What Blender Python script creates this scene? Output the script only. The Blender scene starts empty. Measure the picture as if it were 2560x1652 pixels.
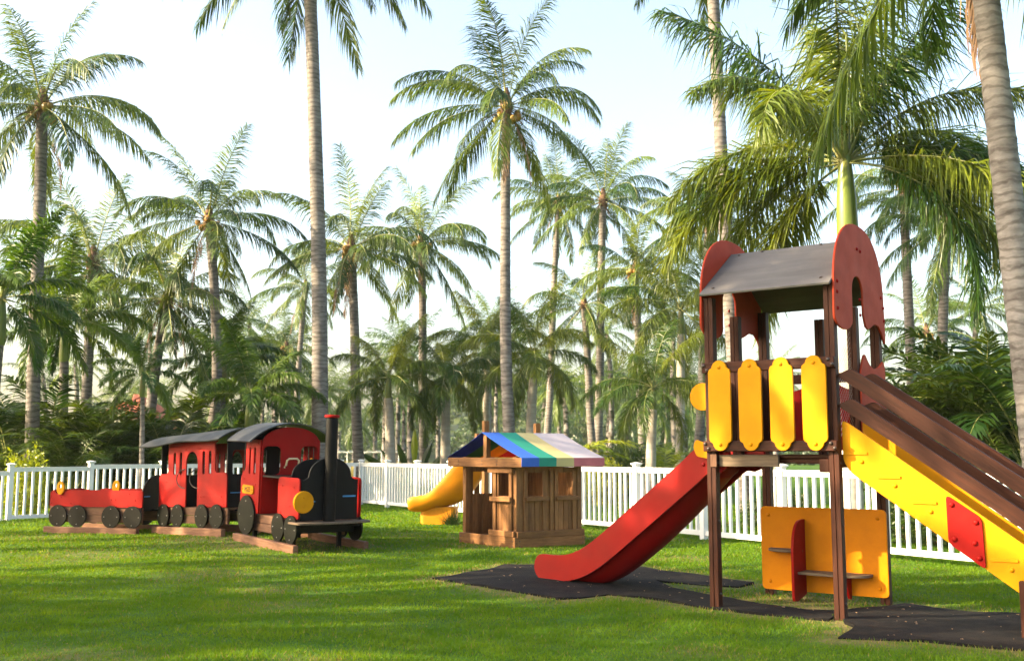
import bpy, bmesh, math, random
import numpy as np
from mathutils import Vector, Matrix

# ---------------------------------------------------------------- camera, sky, sun, exposure
R = math.radians
scene = bpy.context.scene
COL = scene.collection
FPX, EYE, PITCH = 2600.0, 1.46, R(6.78)
cam_data = bpy.data.cameras.new('camera')
cam = bpy.data.objects.new('camera', cam_data); COL.objects.link(cam)
cam.location = (0, 0, EYE); cam.rotation_euler = (R(90) + PITCH, 0, 0)
cam_data.sensor_width = 36.0; cam_data.lens = 36.0 * FPX / 2560.0
cam_data.clip_end = 3000
cam_data.dof.use_dof = True; cam_data.dof.focus_distance = 10.5; cam_data.dof.aperture_fstop = 3.2
scene.camera = cam
SUN_EL = R(27); TO_SUN = Vector((-0.975, -0.222, 0)).normalized()
world = bpy.data.worlds.new('World'); scene.world = world; world.use_nodes = True
wn = world.node_tree.nodes; wl = world.node_tree.links
bg = wn['Background']; sky = wn.new('ShaderNodeTexSky'); sky.sky_type = 'NISHITA'; sky.sun_disc = False
sky.sun_elevation = SUN_EL; sky.sun_rotation = math.atan2(TO_SUN.x, TO_SUN.y)
sky.air_density = 1.15; sky.dust_density = 4.5; sky.ozone_density = 0.0
wl.new(sky.outputs[0], bg.inputs[0]); bg.inputs[1].default_value = 0.15
sun_data = bpy.data.lights.new('sun', 'SUN'); sun_data.energy = 4.8; sun_data.angle = R(0.55); sun_data.color = (1.0, 0.79, 0.50)
sun = bpy.data.objects.new('sun', sun_data); COL.objects.link(sun)
sun.rotation_euler = (-(TO_SUN * math.cos(SUN_EL) + Vector((0, 0, math.sin(SUN_EL))))).to_track_quat('-Z', 'Y').to_euler()
sun.location = (-20, -5, 20)
scene.view_settings.view_transform = 'Standard'; scene.view_settings.look = 'None'
scene.view_settings.exposure = 1.9; scene.view_settings.gamma = 1.0
try:
    scene.cycles.max_bounces = 7; scene.cycles.diffuse_bounces = 3; scene.cycles.glossy_bounces = 2
    scene.cycles.transmission_bounces = 4; scene.cycles.volume_bounces = 0; scene.cycles.use_denoising = True
except Exception: pass

# ---------------------------------------------------------------- where things stand
def ground_z(x, y):
    return (0.08 * np.exp(-(((x + 4.75) ** 2 + (y - 17.7) ** 2) / (2 * 1.2 ** 2)))
            + 0.07 * np.exp(-(((x - 0.55) ** 2 + (y - 11.9) ** 2) / (2 * 0.7 ** 2)))
            + 0.012 * np.sin(x * 1.3 + 0.5 * y) * np.sin(y * 0.9 - 0.3 * x))
def ray(px, py):
    a = (px - 1280) / FPX; b = (826 - py) / FPX
    return Vector((a, math.cos(PITCH) - b * math.sin(PITCH), math.sin(PITCH) + b * math.cos(PITCH)))
def at(px, py, Y):
    r = ray(px, py); return r * (Y / r.y) + Vector((0, 0, EYE))
def gnd(px, py):
    z = 0.0
    for _ in range(4):
        r = ray(px, py); p = r * ((z - EYE) / r.z) + Vector((0, 0, EYE)); z = float(ground_z(p.x, p.y))
    return p
def base_at(px, Y):
    x = (px - 1280) / FPX * (Y * math.cos(PITCH) - EYE * math.sin(PITCH))
    return Vector((x, Y, float(ground_z(x, Y))))

# ---------------------------------------------------------------- materials
MATS = {}
def _mat(name):
    m = bpy.data.materials.new(name); m.use_nodes = True
    nt = m.node_tree; return m, nt, nt.nodes, nt.links, nt.nodes['Principled BSDF']
def rgb(c): return (c[0], c[1], c[2], 1.0)
def surf(name, c1, c2=None, rough=0.5, scale=6.0, stretch=(1, 1, 1), bump=0.0, bscale=60.0, detail=5.0, obj_var=0.0, spec=0.5, dirt=None, dirt_amt=0.0, coord='Object', lo=0.35, hi=0.65, transl=0.0, distort=0.0, rings=0.0):
    """paint / wood / bark: two tones mixed by noise, optional grime tone, optional per-object variation"""
    m, nt, n, l, p = _mat(name)
    c2 = c2 or tuple(v * 0.8 for v in c1)
    tc = n.new('ShaderNodeTexCoord'); mp = n.new('ShaderNodeMapping'); mp.inputs['Scale'].default_value = stretch
    l.new(tc.outputs[coord], mp.inputs[0])
    nz = n.new('ShaderNodeTexNoise'); nz.inputs['Scale'].default_value = scale; nz.inputs['Detail'].default_value = detail
    nz.inputs['Distortion'].default_value = distort
    oi = n.new('ShaderNodeObjectInfo')
    off = n.new('ShaderNodeVectorMath'); off.operation = 'ADD'
    mul = n.new('ShaderNodeMath'); mul.operation = 'MULTIPLY'; mul.inputs[1].default_value = 37.0
    l.new(oi.outputs['Random'], mul.inputs[0]); l.new(mp.outputs[0], off.inputs[0]); l.new(mul.outputs[0], off.inputs[1])
    l.new(off.outputs[0], nz.inputs['Vector'])
    rp = n.new('ShaderNodeValToRGB'); rp.color_ramp.elements[0].position = lo; rp.color_ramp.elements[1].position = hi
    rp.color_ramp.elements[0].color = rgb(c1); rp.color_ramp.elements[1].color = rgb(c2)
    l.new(nz.outputs[0], rp.inputs[0]); colour = rp.outputs[0]
    if dirt:
        n2 = n.new('ShaderNodeTexNoise'); n2.inputs['Scale'].default_value = scale * 0.45 + 1.1; n2.inputs['Detail'].default_value = 8.0
        n2.inputs['Roughness'].default_value = 0.7
        l.new(tc.outputs[coord], n2.inputs['Vector'])
        r2 = n.new('ShaderNodeValToRGB'); r2.color_ramp.elements[0].position = 0.48; r2.color_ramp.elements[1].position = 0.72
        r2.color_ramp.elements[1].color = (dirt_amt, dirt_amt, dirt_amt, 1)
        l.new(n2.outputs[0], r2.inputs[0])
        mx = n.new('ShaderNodeMixRGB'); mx.inputs[2].default_value = rgb(dirt); l.new(r2.outputs[0], mx.inputs[0]); l.new(colour, mx.inputs[1]); colour = mx.outputs[0]
    wv = None
    if rings:
        wv = n.new('ShaderNodeTexWave'); wv.wave_type = 'BANDS'; wv.bands_direction = 'Z'; wv.inputs['Scale'].default_value = rings
        wv.inputs['Distortion'].default_value = 6.5; wv.inputs['Detail'].default_value = 3; wv.inputs['Detail Scale'].default_value = 1.2
        l.new(tc.outputs['Object'], wv.inputs['Vector'])
        rw_ = n.new('ShaderNodeValToRGB'); rw_.color_ramp.elements[0].position = 0.06; rw_.color_ramp.elements[1].position = 0.30
        rw_.color_ramp.elements[0].color = (0.66, 0.645, 0.63, 1); rw_.color_ramp.elements[1].color = (1, 1, 1, 1); l.new(wv.outputs['Fac'], rw_.inputs[0])
        mr_ = n.new('ShaderNodeMixRGB'); mr_.blend_type = 'MULTIPLY'; mr_.inputs[0].default_value = 1.0; l.new(colour, mr_.inputs[1]); l.new(rw_.outputs[0], mr_.inputs[2]); colour = mr_.outputs[0]
    if obj_var:
        hv = n.new('ShaderNodeHueSaturation'); mr = n.new('ShaderNodeMapRange')
        mr.inputs[3].default_value = 1 - obj_var; mr.inputs[4].default_value = 1 + obj_var
        l.new(oi.outputs['Random'], mr.inputs[0]); l.new(mr.outputs[0], hv.inputs['Value']); l.new(colour, hv.inputs['Color']); colour = hv.outputs[0]
    l.new(colour, p.inputs['Base Color'])
    p.inputs['Roughness'].default_value = rough; p.inputs['Specular IOR Level'].default_value = spec
    n3 = n.new('ShaderNodeTexNoise'); n3.inputs['Scale'].default_value = bscale; n3.inputs['Detail'].default_value = 4
    l.new(off.outputs[0], n3.inputs['Vector'])
    rr = n.new('ShaderNodeMapRange'); rr.inputs[3].default_value = max(rough - 0.1, 0.05); rr.inputs[4].default_value = min(rough + 0.12, 1)
    l.new(nz.outputs[0], rr.inputs[0]); l.new(rr.outputs[0], p.inputs['Roughness'])
    if bump:
        bp = n.new('ShaderNodeBump'); bp.inputs['Strength'].default_value = bump; bp.inputs['Distance'].default_value = 0.01
        l.new(n3.outputs[0], bp.inputs['Height']); l.new(bp.outputs[0], p.inputs['Normal'])
    if transl:
        tr = n.new('ShaderNodeBsdfTranslucent'); l.new(colour, tr.inputs[0])
        ms = n.new('ShaderNodeMixShader'); ms.inputs[0].default_value = transl
        out = n['Material Output']; l.new(p.outputs[0], ms.inputs[1]); l.new(tr.outputs[0], ms.inputs[2]); l.new(ms.outputs[0], out.inputs[0])
    MATS[name] = m
    return m

def leaf(name, dark, light, transl=0.32, rough=0.42, spec=0.45, tip=None, nscale=0.9):
    """foliage: tone varies by leaf clump and by object; thin, so some light comes through"""
    m, nt, n, l, p = _mat(name)
    g = n.new('ShaderNodeNewGeometry'); oi = n.new('ShaderNodeObjectInfo')
    nz = n.new('ShaderNodeTexNoise'); nz.inputs['Scale'].default_value = nscale; nz.inputs['Detail'].default_value = 5
    nz.inputs['Roughness'].default_value = 0.65
    l.new(g.outputs['Position'], nz.inputs['Vector'])
    ad = n.new('ShaderNodeMath'); ad.operation = 'MULTIPLY_ADD'; ad.inputs[1].default_value = 0.45; ad.inputs[2].default_value = -0.22
    l.new(oi.outputs['Random'], ad.inputs[0])
    a2 = n.new('ShaderNodeMath'); l.new(ad.outputs[0], a2.inputs[0]); l.new(nz.outputs[0], a2.inputs[1])
    rp = n.new('ShaderNodeValToRGB'); rp.color_ramp.elements[0].position = 0.3; rp.color_ramp.elements[1].position = 0.72
    rp.color_ramp.elements[0].color = rgb(dark); rp.color_ramp.elements[1].color = rgb(light)
    l.new(a2.outputs[0], rp.inputs[0])
    l.new(rp.outputs[0], p.inputs['Base Color']); p.inputs['Roughness'].default_value = rough; p.inputs['Specular IOR Level'].default_value = spec
    tr = n.new('ShaderNodeBsdfTranslucent')
    hs = n.new('ShaderNodeHueSaturation'); hs.inputs['Hue'].default_value = 0.47; hs.inputs['Value'].default_value = 1.5; hs.inputs['Saturation'].default_value = 1.1
    l.new(rp.outputs[0], hs.inputs['Color']); l.new(hs.outputs[0], tr.inputs[0])
    ms = n.new('ShaderNodeMixShader'); ms.inputs[0].default_value = transl
    l.new(p.outputs[0], ms.inputs[1]); l.new(tr.outputs[0], ms.inputs[2]); l.new(ms.outputs[0], n['Material Output'].inputs[0])
    MATS[name] = m
    return m

surf('red', (0.285, 0.0055, 0.004), (0.235, 0.0045, 0.0035), rough=0.5, scale=4, bump=0.10, bscale=300, obj_var=0.06, dirt=(0.20, 0.018, 0.012), dirt_amt=0.4, spec=0.1)
surf('red_faded', (0.42, 0.052, 0.022), (0.35, 0.042, 0.019), rough=0.6, scale=5, bump=0.12, bscale=300, obj_var=0.04, dirt=(0.22, 0.035, 0.02), dirt_amt=0.4, spec=0.1)
surf('slide_red', (0.235, 0.003, 0.0026), (0.195, 0.0026, 0.0022), rough=0.42, scale=3, bump=0.05, bscale=250, dirt=(0.24, 0.02, 0.012), dirt_amt=0.3, spec=0.16)
surf('yellow', (0.62, 0.265, 0.0015), (0.56, 0.225, 0.0015), rough=0.5, scale=4, bump=0.06, bscale=300, obj_var=0.03, dirt=(0.40, 0.17, 0.002), dirt_amt=0.3, spec=0.1)
surf('orange', (0.60, 0.205, 0.001), (0.53, 0.175, 0.001), rough=0.5, scale=4, bump=0.06, bscale=300, dirt=(0.34, 0.10, 0.002), dirt_amt=0.35, spec=0.1)
surf('slide_yellow', (0.66, 0.25, 0.004), (0.58, 0.20, 0.004), rough=0.5, scale=3, bump=0.05, dirt=(0.38, 0.15, 0.02), dirt_amt=0.3, spec=0.25)
surf('black', (0.0022, 0.0022, 0.0024), (0.004, 0.004, 0.004), rough=0.5, scale=5, bump=0.10, bscale=260, obj_var=0.1, dirt=(0.012, 0.011, 0.010), dirt_amt=0.5, spec=0.16)
surf('black_wheel', (0.003, 0.0032, 0.0028), (0.005, 0.0052, 0.0045), rough=0.36, scale=6, bump=0.08, bscale=260, obj_var=0.15, dirt=(0.010, 0.009, 0.0075), dirt_amt=0.5, spec=0.16)
surf('train_roof', (0.030, 0.031, 0.033), (0.021, 0.022, 0.024), rough=0.42, scale=3, bump=0.12, bscale=200, dirt=(0.05, 0.048, 0.044), dirt_amt=0.6, spec=0.4)
surf('grey_roof', (0.128, 0.120, 0.115), (0.100, 0.094, 0.090), rough=0.7, scale=3, stretch=(0.4, 2.5, 2.5), bump=0.2, bscale=120, dirt=(0.17, 0.155, 0.135), dirt_amt=0.5, spec=0.2)
surf('bolt_dark', (0.045, 0.028, 0.022), rough=0.35, scale=20)
surf('bolt_steel', (0.28, 0.27, 0.25), rough=0.35, scale=20)
for ax, st in (('x', (1.2, 14, 14)), ('y', (14, 1.2, 14)), ('z', (14, 14, 1.2))):
    surf('brown_wood_' + ax, (0.056, 0.0150, 0.0062), (0.031, 0.0088, 0.0042), rough=0.55, scale=2.6, stretch=st, bump=0.3, bscale=5, obj_var=0.14, dirt=(0.078, 0.026, 0.012), dirt_amt=0.4, distort=0.6, spec=0.18)
    surf('house_wood_' + ax, (0.245, 0.118, 0.042), (0.150, 0.070, 0.026), rough=0.62, scale=2.4, stretch=st, bump=0.45, bscale=5, obj_var=0.22, dirt=(0.075, 0.032, 0.013), dirt_amt=0.6, distort=0.8, spec=0.2)
    surf('beam_wood_' + ax, (0.215, 0.108, 0.062), (0.135, 0.066, 0.040), rough=0.68, scale=2.4, stretch=st, bump=0.45, bscale=5, obj_var=0.25, dirt=(0.085, 0.048, 0.032), dirt_amt=0.7, distort=0.8, spec=0.2)
surf('old_plank', (0.16, 0.118, 0.080), (0.10, 0.072, 0.050), rough=0.75, scale=2.4, stretch=(1.2, 14, 14), bump=0.4, bscale=5, spec=0.2)
surf('vinyl', (0.80, 0.80, 0.785), (0.74, 0.74, 0.73), rough=0.38, scale=1.5, bump=0.02, dirt=(0.52, 0.52, 0.47), dirt_amt=0.22)
surf('rubber_mat', (0.0060, 0.0060, 0.0068), (0.013, 0.0125, 0.013), rough=0.9, scale=9, bump=0.9, bscale=170, coord='Object', dirt=(0.05, 0.038, 0.026), dirt_amt=0.4, spec=0.12)
for nm, c in (('blue', (0.05, 0.16, 0.62)), ('teal', (0.03, 0.30, 0.22)), ('sand', (0.60, 0.52, 0.25)), ('lilac', (0.52, 0.48, 0.53))):
    surf('canvas_' + nm, c, tuple(v * 0.88 for v in c), rough=0.75, scale=4, bump=0.15, bscale=400, transl=0.25, spec=0.2)
surf('canvas_navy', (0.03, 0.06, 0.36), rough=0.8, scale=4, transl=0.3)
surf('canvas_green', (0.02, 0.13, 0.07), rough=0.8, scale=4, transl=0.25)
surf('canvas_orange', (0.75, 0.32, 0.01), rough=0.8, scale=4, transl=0.4)
surf('canvas_red', (0.60, 0.02, 0.015), rough=0.8, scale=4, transl=0.4)
surf('canvas_cream', (0.62, 0.54, 0.36), rough=0.8, scale=4, transl=0.4)
surf('canvas_pink', (0.55, 0.16, 0.20), rough=0.8, scale=4, transl=0.2)
surf('blue_paint', (0.05, 0.28, 0.62), rough=0.5)
surf('cream_plastic', (0.70, 0.60, 0.34), rough=0.4)
surf('lettering', (0.10, 0.055, 0.008), rough=0.6)
surf('coconut_bark', (0.215, 0.198, 0.184), (0.112, 0.101, 0.093), rough=0.9, scale=1.6, stretch=(2.2, 2.2, 7.0), bump=0.9, bscale=6, dirt=(0.30, 0.282, 0.265), dirt_amt=0.6, obj_var=0.15, detail=8, rings=2.3, spec=0.1)
surf('royal_bark', (0.40, 0.365, 0.31), (0.30, 0.265, 0.22), rough=0.8, scale=1.6, stretch=(1.2, 1.2, 6.0), bump=0.5, bscale=6, dirt=(0.24, 0.2, 0.16), dirt_amt=0.6, obj_var=0.1)
surf('crownshaft', (0.165, 0.215, 0.035), (0.11, 0.16, 0.03), rough=0.38, scale=2, stretch=(6, 6, 0.6), dirt=(0.22, 0.12, 0.05), dirt_amt=0.7)
surf('fibre', (0.17, 0.10, 0.055), (0.09, 0.05, 0.028), rough=0.95, scale=9, bump=0.8, bscale=40)
surf('dry_frond', (0.30, 0.19, 0.11), (0.20, 0.115, 0.065), rough=0.85, scale=4, transl=0.15)
surf('coconut_husk', (0.30, 0.25, 0.05), (0.36, 0.17, 0.03), rough=0.5, scale=3, obj_var=0.2)
surf('rachis', (0.20, 0.24, 0.06), (0.26, 0.25, 0.09), rough=0.45, scale=3)
leaf('coconut_leaf', (0.022, 0.062, 0.008), (0.112, 0.170, 0.020), transl=0.33)
leaf('royal_leaf', (0.030, 0.080, 0.008), (0.145, 0.185, 0.016), rough=0.36, transl=0.34)
leaf('fox_leaf', (0.020, 0.072, 0.009), (0.090, 0.160, 0.014), rough=0.4, transl=0.36)
leaf('areca_leaf', (0.012, 0.040, 0.006), (0.060, 0.105, 0.010))  # leaf tones darkened to stand in for tree shade over the thicket
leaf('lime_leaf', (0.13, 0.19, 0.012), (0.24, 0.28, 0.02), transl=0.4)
leaf('shrub_leaf', (0.014, 0.038, 0.008), (0.050, 0.088, 0.014), nscale=2.5)  # tree shade over the thicket is put into these darker tones too
leaf('wood_leaf', (0.040, 0.075, 0.024), (0.095, 0.125, 0.035), nscale=0.15)
leaf('reed_leaf', (0.18, 0.20, 0.05), (0.32, 0.29, 0.10), nscale=1.5)
leaf('straw_blade', (0.16, 0.145, 0.03), (0.27, 0.22, 0.07), transl=0.3, rough=0.7, nscale=3, spec=0.1)
leaf('grass_blade', (0.034, 0.124, 0.005), (0.112, 0.203, 0.010), transl=0.42, rough=0.6, nscale=1.3, spec=0.15)
surf('stucco', (0.62, 0.26, 0.14), (0.55, 0.22, 0.12), rough=0.9, scale=1)
surf('roof_tile', (0.46, 0.13, 0.06), (0.36, 0.09, 0.045), rough=0.85, scale=3)
surf('dark_green_paint', (0.022, 0.034, 0.026), (0.030, 0.040, 0.032), rough=0.6, scale=2)
surf('glass_dark', (0.02, 0.024, 0.027), rough=0.12, scale=2)
surf('pole_white', (0.65, 0.65, 0.62), rough=0.5)
surf('net', (0.60, 0.64, 0.60), rough=0.8)

# ---------------------------------------------------------------- mesh helpers
class MB:
    def __init__(self): self.v = []; self.f = []
    def add(self, vs, fs):
        o = len(self.v); self.v += [tuple(a) for a in vs]; self.f += [tuple(i + o for i in q) for q in fs]; return self
    def box(self, x0, x1, y0, y1, z0, z1):
        return self.add([(x, y, z) for z in (z0, z1) for y in (y0, y1) for x in (x0, x1)],
                        [(0, 2, 3, 1), (4, 5, 7, 6), (0, 1, 5, 4), (2, 6, 7, 3), (0, 4, 6, 2), (1, 3, 7, 5)])
    def bar(self, p0, p1, w, h, up=(0, 0, 1)):
        """square bar from p0 to p1, w across, h along up"""
        p0, p1 = Vector(p0), Vector(p1); t = (p1 - p0).normalized(); s = t.cross(Vector(up)).normalized(); u = s.cross(t).normalized()
        vs = [p + s * (a * w / 2) + u * (b * h / 2) for p in (p0, p1) for b in (-1, 1) for a in (-1, 1)]
        return self.add(vs, [(0, 1, 3, 2), (4, 6, 7, 5), (0, 4, 5, 1), (2, 3, 7, 6), (0, 2, 6, 4), (1, 5, 7, 3)])
    def tube(self, pts, rad, n=8, cap=True):
        pts = [Vector(p) for p in pts]
        if not hasattr(rad, '__len__'): rad = [rad] * len(pts)
        vs = []; fs = []; ref = Vector((0.31, 0.17, 0.93)).normalized()
        for i, p in enumerate(pts):
            t = (pts[min(i + 1, len(pts) - 1)] - pts[max(i - 1, 0)]).normalized()
            r_ = ref if abs(t.dot(ref)) < 0.93 else Vector((1, 0, 0))
            s = t.cross(r_).normalized(); u = s.cross(t)
            for k in range(n):
                a = 2 * math.pi * k / n; vs.append(p + (s * math.cos(a) + u * math.sin(a)) * rad[i])
        for i in range(len(pts) - 1):
            for k in range(n):
                a = i * n + k; b = i * n + (k + 1) % n; fs.append((a, b, b + n, a + n))
        if cap:
            fs.append(tuple(range(n - 1, -1, -1))); fs.append(tuple(range((len(pts) - 1) * n, len(pts) * n)))
        return self.add(vs, fs)
    def prism(self, outline, t0, t1, plane='xz', holes=()):
        """outline with holes, extruded from t0 to t1 along the plane's normal"""
        bm = bmesh.new(); edges = []
        for lp in [outline] + list(holes):
            vs = [bm.verts.new((p[0], p[1], 0)) for p in lp]
            edges += [bm.edges.new((vs[i], vs[(i + 1) % len(vs)])) for i in range(len(vs))]
        bmesh.ops.triangle_fill(bm, use_beauty=True, use_dissolve=False, edges=edges, normal=(0, 0, 1))
        bm.verts.index_update()
        P = [v.co.copy() for v in bm.verts]; N = len(P)
        F = [[v.index for v in f.verts] for f in bm.faces]
        bnd = [e for e in bm.edges if len(e.link_faces) == 1]
        m = {'xz': lambda a, b, t: (a, t, b), 'yz': lambda a, b, t: (t, a, b), 'xy': lambda a, b, t: (a, b, t)}[plane]
        vs = [m(p.x, p.y, t) for t in (t0, t1) for p in P]
        fs = [tuple(f) for f in F] + [tuple(i + N for i in reversed(f)) for f in F]
        for e in bnd:
            a, b = e.verts[0].index, e.verts[1].index; fs.append((a, b, b + N, a + N))
        bm.free()
        return self.add(vs, fs)
    def lathe(self, prof, c=(0, 0, 0), n=12, axis='z'):
        vs = []; fs = []
        for r, h in prof:
            for k in range(n):
                a = 2 * math.pi * k / n; x, y = r * math.cos(a), r * math.sin(a)
                q = {'z': (x, y, h), 'y': (x, h, y), 'x': (h, x, y)}[axis]
                vs.append((q[0] + c[0], q[1] + c[1], q[2] + c[2]))
        for i in range(len(prof) - 1):
            for k in range(n):
                a = i * n + k; b = i * n + (k + 1) % n; fs.append((a, b, b + n, a + n))
        fs.append(tuple(range(n))); fs.append(tuple(range((len(prof) - 1) * n, len(prof) * n)))
        return self.add(vs, fs)
    def mesh(self, name, mat, smooth=True, ang=38):
        me = bpy.data.meshes.new(name); me.from_pydata(self.v, [], self.f)
        bm = bmesh.new(); bm.from_mesh(me); bmesh.ops.recalc_face_normals(bm, faces=bm.faces); bm.to_mesh(me); bm.free()
        me.materials.append(MATS[mat] if isinstance(mat, str) else mat)
        if smooth:
            me.shade_smooth(); me.set_sharp_from_angle(angle=R(ang))
        return me
    def build(self, name, mat, parent=None, bevel=0.0, smooth=True, ang=38):
        o = bpy.data.objects.new(name, self.mesh(name, mat, smooth, ang)); COL.objects.link(o)
        if parent: o.parent = parent
        if bevel:
            md = o.modifiers.new('bevel', 'BEVEL'); md.width = bevel; md.segments = 2; md.limit_method = 'ANGLE'; md.angle_limit = R(50)
        return o
def np_mesh(name, V, F3, mat, smooth=False):
    """fast triangle mesh"""
    V = np.asarray(V, np.float32); F3 = np.asarray(F3, np.int32)
    me = bpy.data.meshes.new(name); me.vertices.add(len(V)); me.vertices.foreach_set('co', V.ravel())
    me.loops.add(F3.size); me.loops.foreach_set('vertex_index', F3.ravel())
    me.polygons.add(len(F3)); me.polygons.foreach_set('loop_start', np.arange(len(F3), dtype=np.int32) * 3)
    me.update(calc_edges=True); me.validate()
    if smooth: me.shade_smooth()
    me.materials.append(MATS[mat] if isinstance(mat, str) else mat)
    return me
def link(name, me, parent=None, loc=(0, 0, 0), rot=(0, 0, 0), scale=None):
    o = bpy.data.objects.new(name, me); COL.objects.link(o)
    if parent: o.parent = parent
    o.location = loc; o.rotation_euler = rot
    if scale is not None: o.scale = (scale,) * 3 if not hasattr(scale, '__len__') else scale
    return o
def tag(o, label=None, cat=None, group=None, kind=None):
    if label: o['label'] = label
    if cat: o['category'] = cat
    if group: o['group'] = group
    if kind: o['kind'] = kind
    return o
def thing(name, loc, rz, label, cat, group=None, ry=0.0):
    e = bpy.data.objects.new(name, None); COL.objects.link(e); e.location = loc; e.rotation_euler = (0, ry, rz); e.empty_display_size = 0.3
    return tag(e, label, cat, group)
def arc(cx, cy, rx, ry, a0, a1, n=10):
    return [(cx + rx * math.cos(R(a0 + (a1 - a0) * i / n)), cy + ry * math.sin(R(a0 + (a1 - a0) * i / n))) for i in range(n + 1)]
def rrect(x0, x1, y0, y1, r=0.03, n=4):
    return (arc(x1 - r, y0 + r, r, r, -90, 0, n) + arc(x1 - r, y1 - r, r, r, 0, 90, n) + arc(x0 + r, y1 - r, r, r, 90, 180, n) + arc(x0 + r, y0 + r, r, r, 180, 270, n))
def rpoly(pts, r=0.03, n=4):
    """polygon with rounded corners"""
    out = []; k = len(pts)
    for i in range(k):
        p, a, b = Vector(pts[i]), Vector(pts[i - 1]), Vector(pts[(i + 1) % k])
        rr = pts[i][2] if len(pts[i]) > 2 else r
        p = Vector(p[:2]); a = Vector(a[:2]); b = Vector(b[:2])
        rr = min(rr, (a - p).length * 0.48, (b - p).length * 0.48)
        s, e = p + (a - p).normalized() * rr, p + (b - p).normalized() * rr
        for j in range(n + 1):
            t = j / n; q = s * (1 - t) ** 2 + p * 2 * t * (1 - t) + e * t * t; out.append((q.x, q.y))
    return out
BOLT = {}
def bolt(parent, p, r=0.016, direction=(0, -1, 0), mat='bolt_dark'):
    key = (mat,)
    if key not in BOLT:
        prof = [(1.0, 0.0), (0.97, 0.25), (0.72, 0.62), (0.35, 0.82)]
        BOLT[key] = MB().lathe(prof, n=10).mesh('bolt', mat)
    o = link('bolt', BOLT[key], parent, p, scale=r)
    o.rotation_euler = Vector(direction).to_track_quat('Z', 'Y').to_euler()
    return o
# palms standing left of the picture: (x, y of the middle of the shade on the lawn, height, crown scale)
SHADE = [(sx - 1.91 * h, sy - .435 * h, h, s) for sx, sy, h, s in (
    (-4.5, 7.2, 7, .9), (0, 7.5, 8, .9), (4.4, 7.7, 9, .75), (-3.8, 9.7, 8, .75), (-7, 10.8, 9, .7), (.3, 9.9, 7.5, .48), (-4, 12.2, 8, .5), (.8, 12.8, 9, .55),
    (-1.5, 14.8, 8, .6), (-3.6, 17.0, 9, .5), (-3.9, 18.8, 7.5, .62), (-6.6, 20.6, 9, .5), (2, 18.2, 8.5, .6), (3.5, 22, 8.5, .7), (7.6, 11.6, 8, .7), (9, 11.3, 10, .6), (14.2, 14.3, 12, 1.1), (13.2, 14.1, 14, .9), (16, 14.9, 16, .9), (2.7, 11.6, 8.5, .6))]
# ---------------------------------------------------------------- ground
def lawn_material():
    m, nt, n, l, p = _mat('lawn_soil')
    g = n.new('ShaderNodeNewGeometry')
    def noise(s, d=6, r=0.6):
        q = n.new('ShaderNodeTexNoise'); q.inputs['Scale'].default_value = s; q.inputs['Detail'].default_value = d; q.inputs['Roughness'].default_value = r
        l.new(g.outputs['Position'], q.inputs['Vector']); return q
    n1, n2, n3 = noise(0.55), noise(7.0), noise(55.0, 3)
    r1 = n.new('ShaderNodeValToRGB'); r1.color_ramp.elements[0].position = 0.36; r1.color_ramp.elements[1].position = 0.66
    r1.color_ramp.elements[0].color = (0.038, 0.108, 0.006, 1); r1.color_ramp.elements[1].color = (0.080, 0.150, 0.010, 1)
    l.new(n1.outputs[0], r1.inputs[0])
    r2 = n.new('ShaderNodeValToRGB'); r2.color_ramp.elements[0].color = (0.5, 0.5, 0.5, 1); r2.color_ramp.elements[1].color = (1.25, 1.25, 1.1, 1)
    l.new(n2.outputs[0], r2.inputs[0])
    mu = n.new('ShaderNodeMixRGB'); mu.blend_type = 'MULTIPLY'; mu.inputs[0].default_value = 1; l.new(r1.outputs[0], mu.inputs[1]); l.new(r2.outputs[0], mu.inputs[2])
    at_ = n.new('ShaderNodeAttribute'); at_.attribute_name = 'worn'
    wn_ = n.new('ShaderNodeMath'); wn_.operation = 'MULTIPLY'; wr = n.new('ShaderNodeMapRange'); wr.inputs[1].default_value = 0.35; wr.inputs[2].default_value = 0.6
    n4 = noise(4.0, 8, 0.7); l.new(n4.outputs[0], wr.inputs[0]); l.new(at_.outputs['Fac'], wn_.inputs[0]); l.new(wr.outputs[0], wn_.inputs[1])
    mx = n.new('ShaderNodeMixRGB'); mx.inputs[2].default_value = (0.21, 0.155, 0.075, 1); l.new(wn_.outputs[0], mx.inputs[0]); l.new(mu.outputs[0], mx.inputs[1])
    l.new(mx.outputs[0], p.inputs['Base Color']); p.inputs['Roughness'].default_value = 0.9; p.inputs['Specular IOR Level'].default_value = 0.15
    bp = n.new('ShaderNodeBump'); bp.inputs['Strength'].default_value = 0.8; bp.inputs['Distance'].default_value = 0.03
    l.new(n3.outputs[0], bp.inputs['Height']); l.new(bp.outputs[0], p.inputs['Normal'])
    MATS['lawn_soil'] = m
lawn_material()

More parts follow.
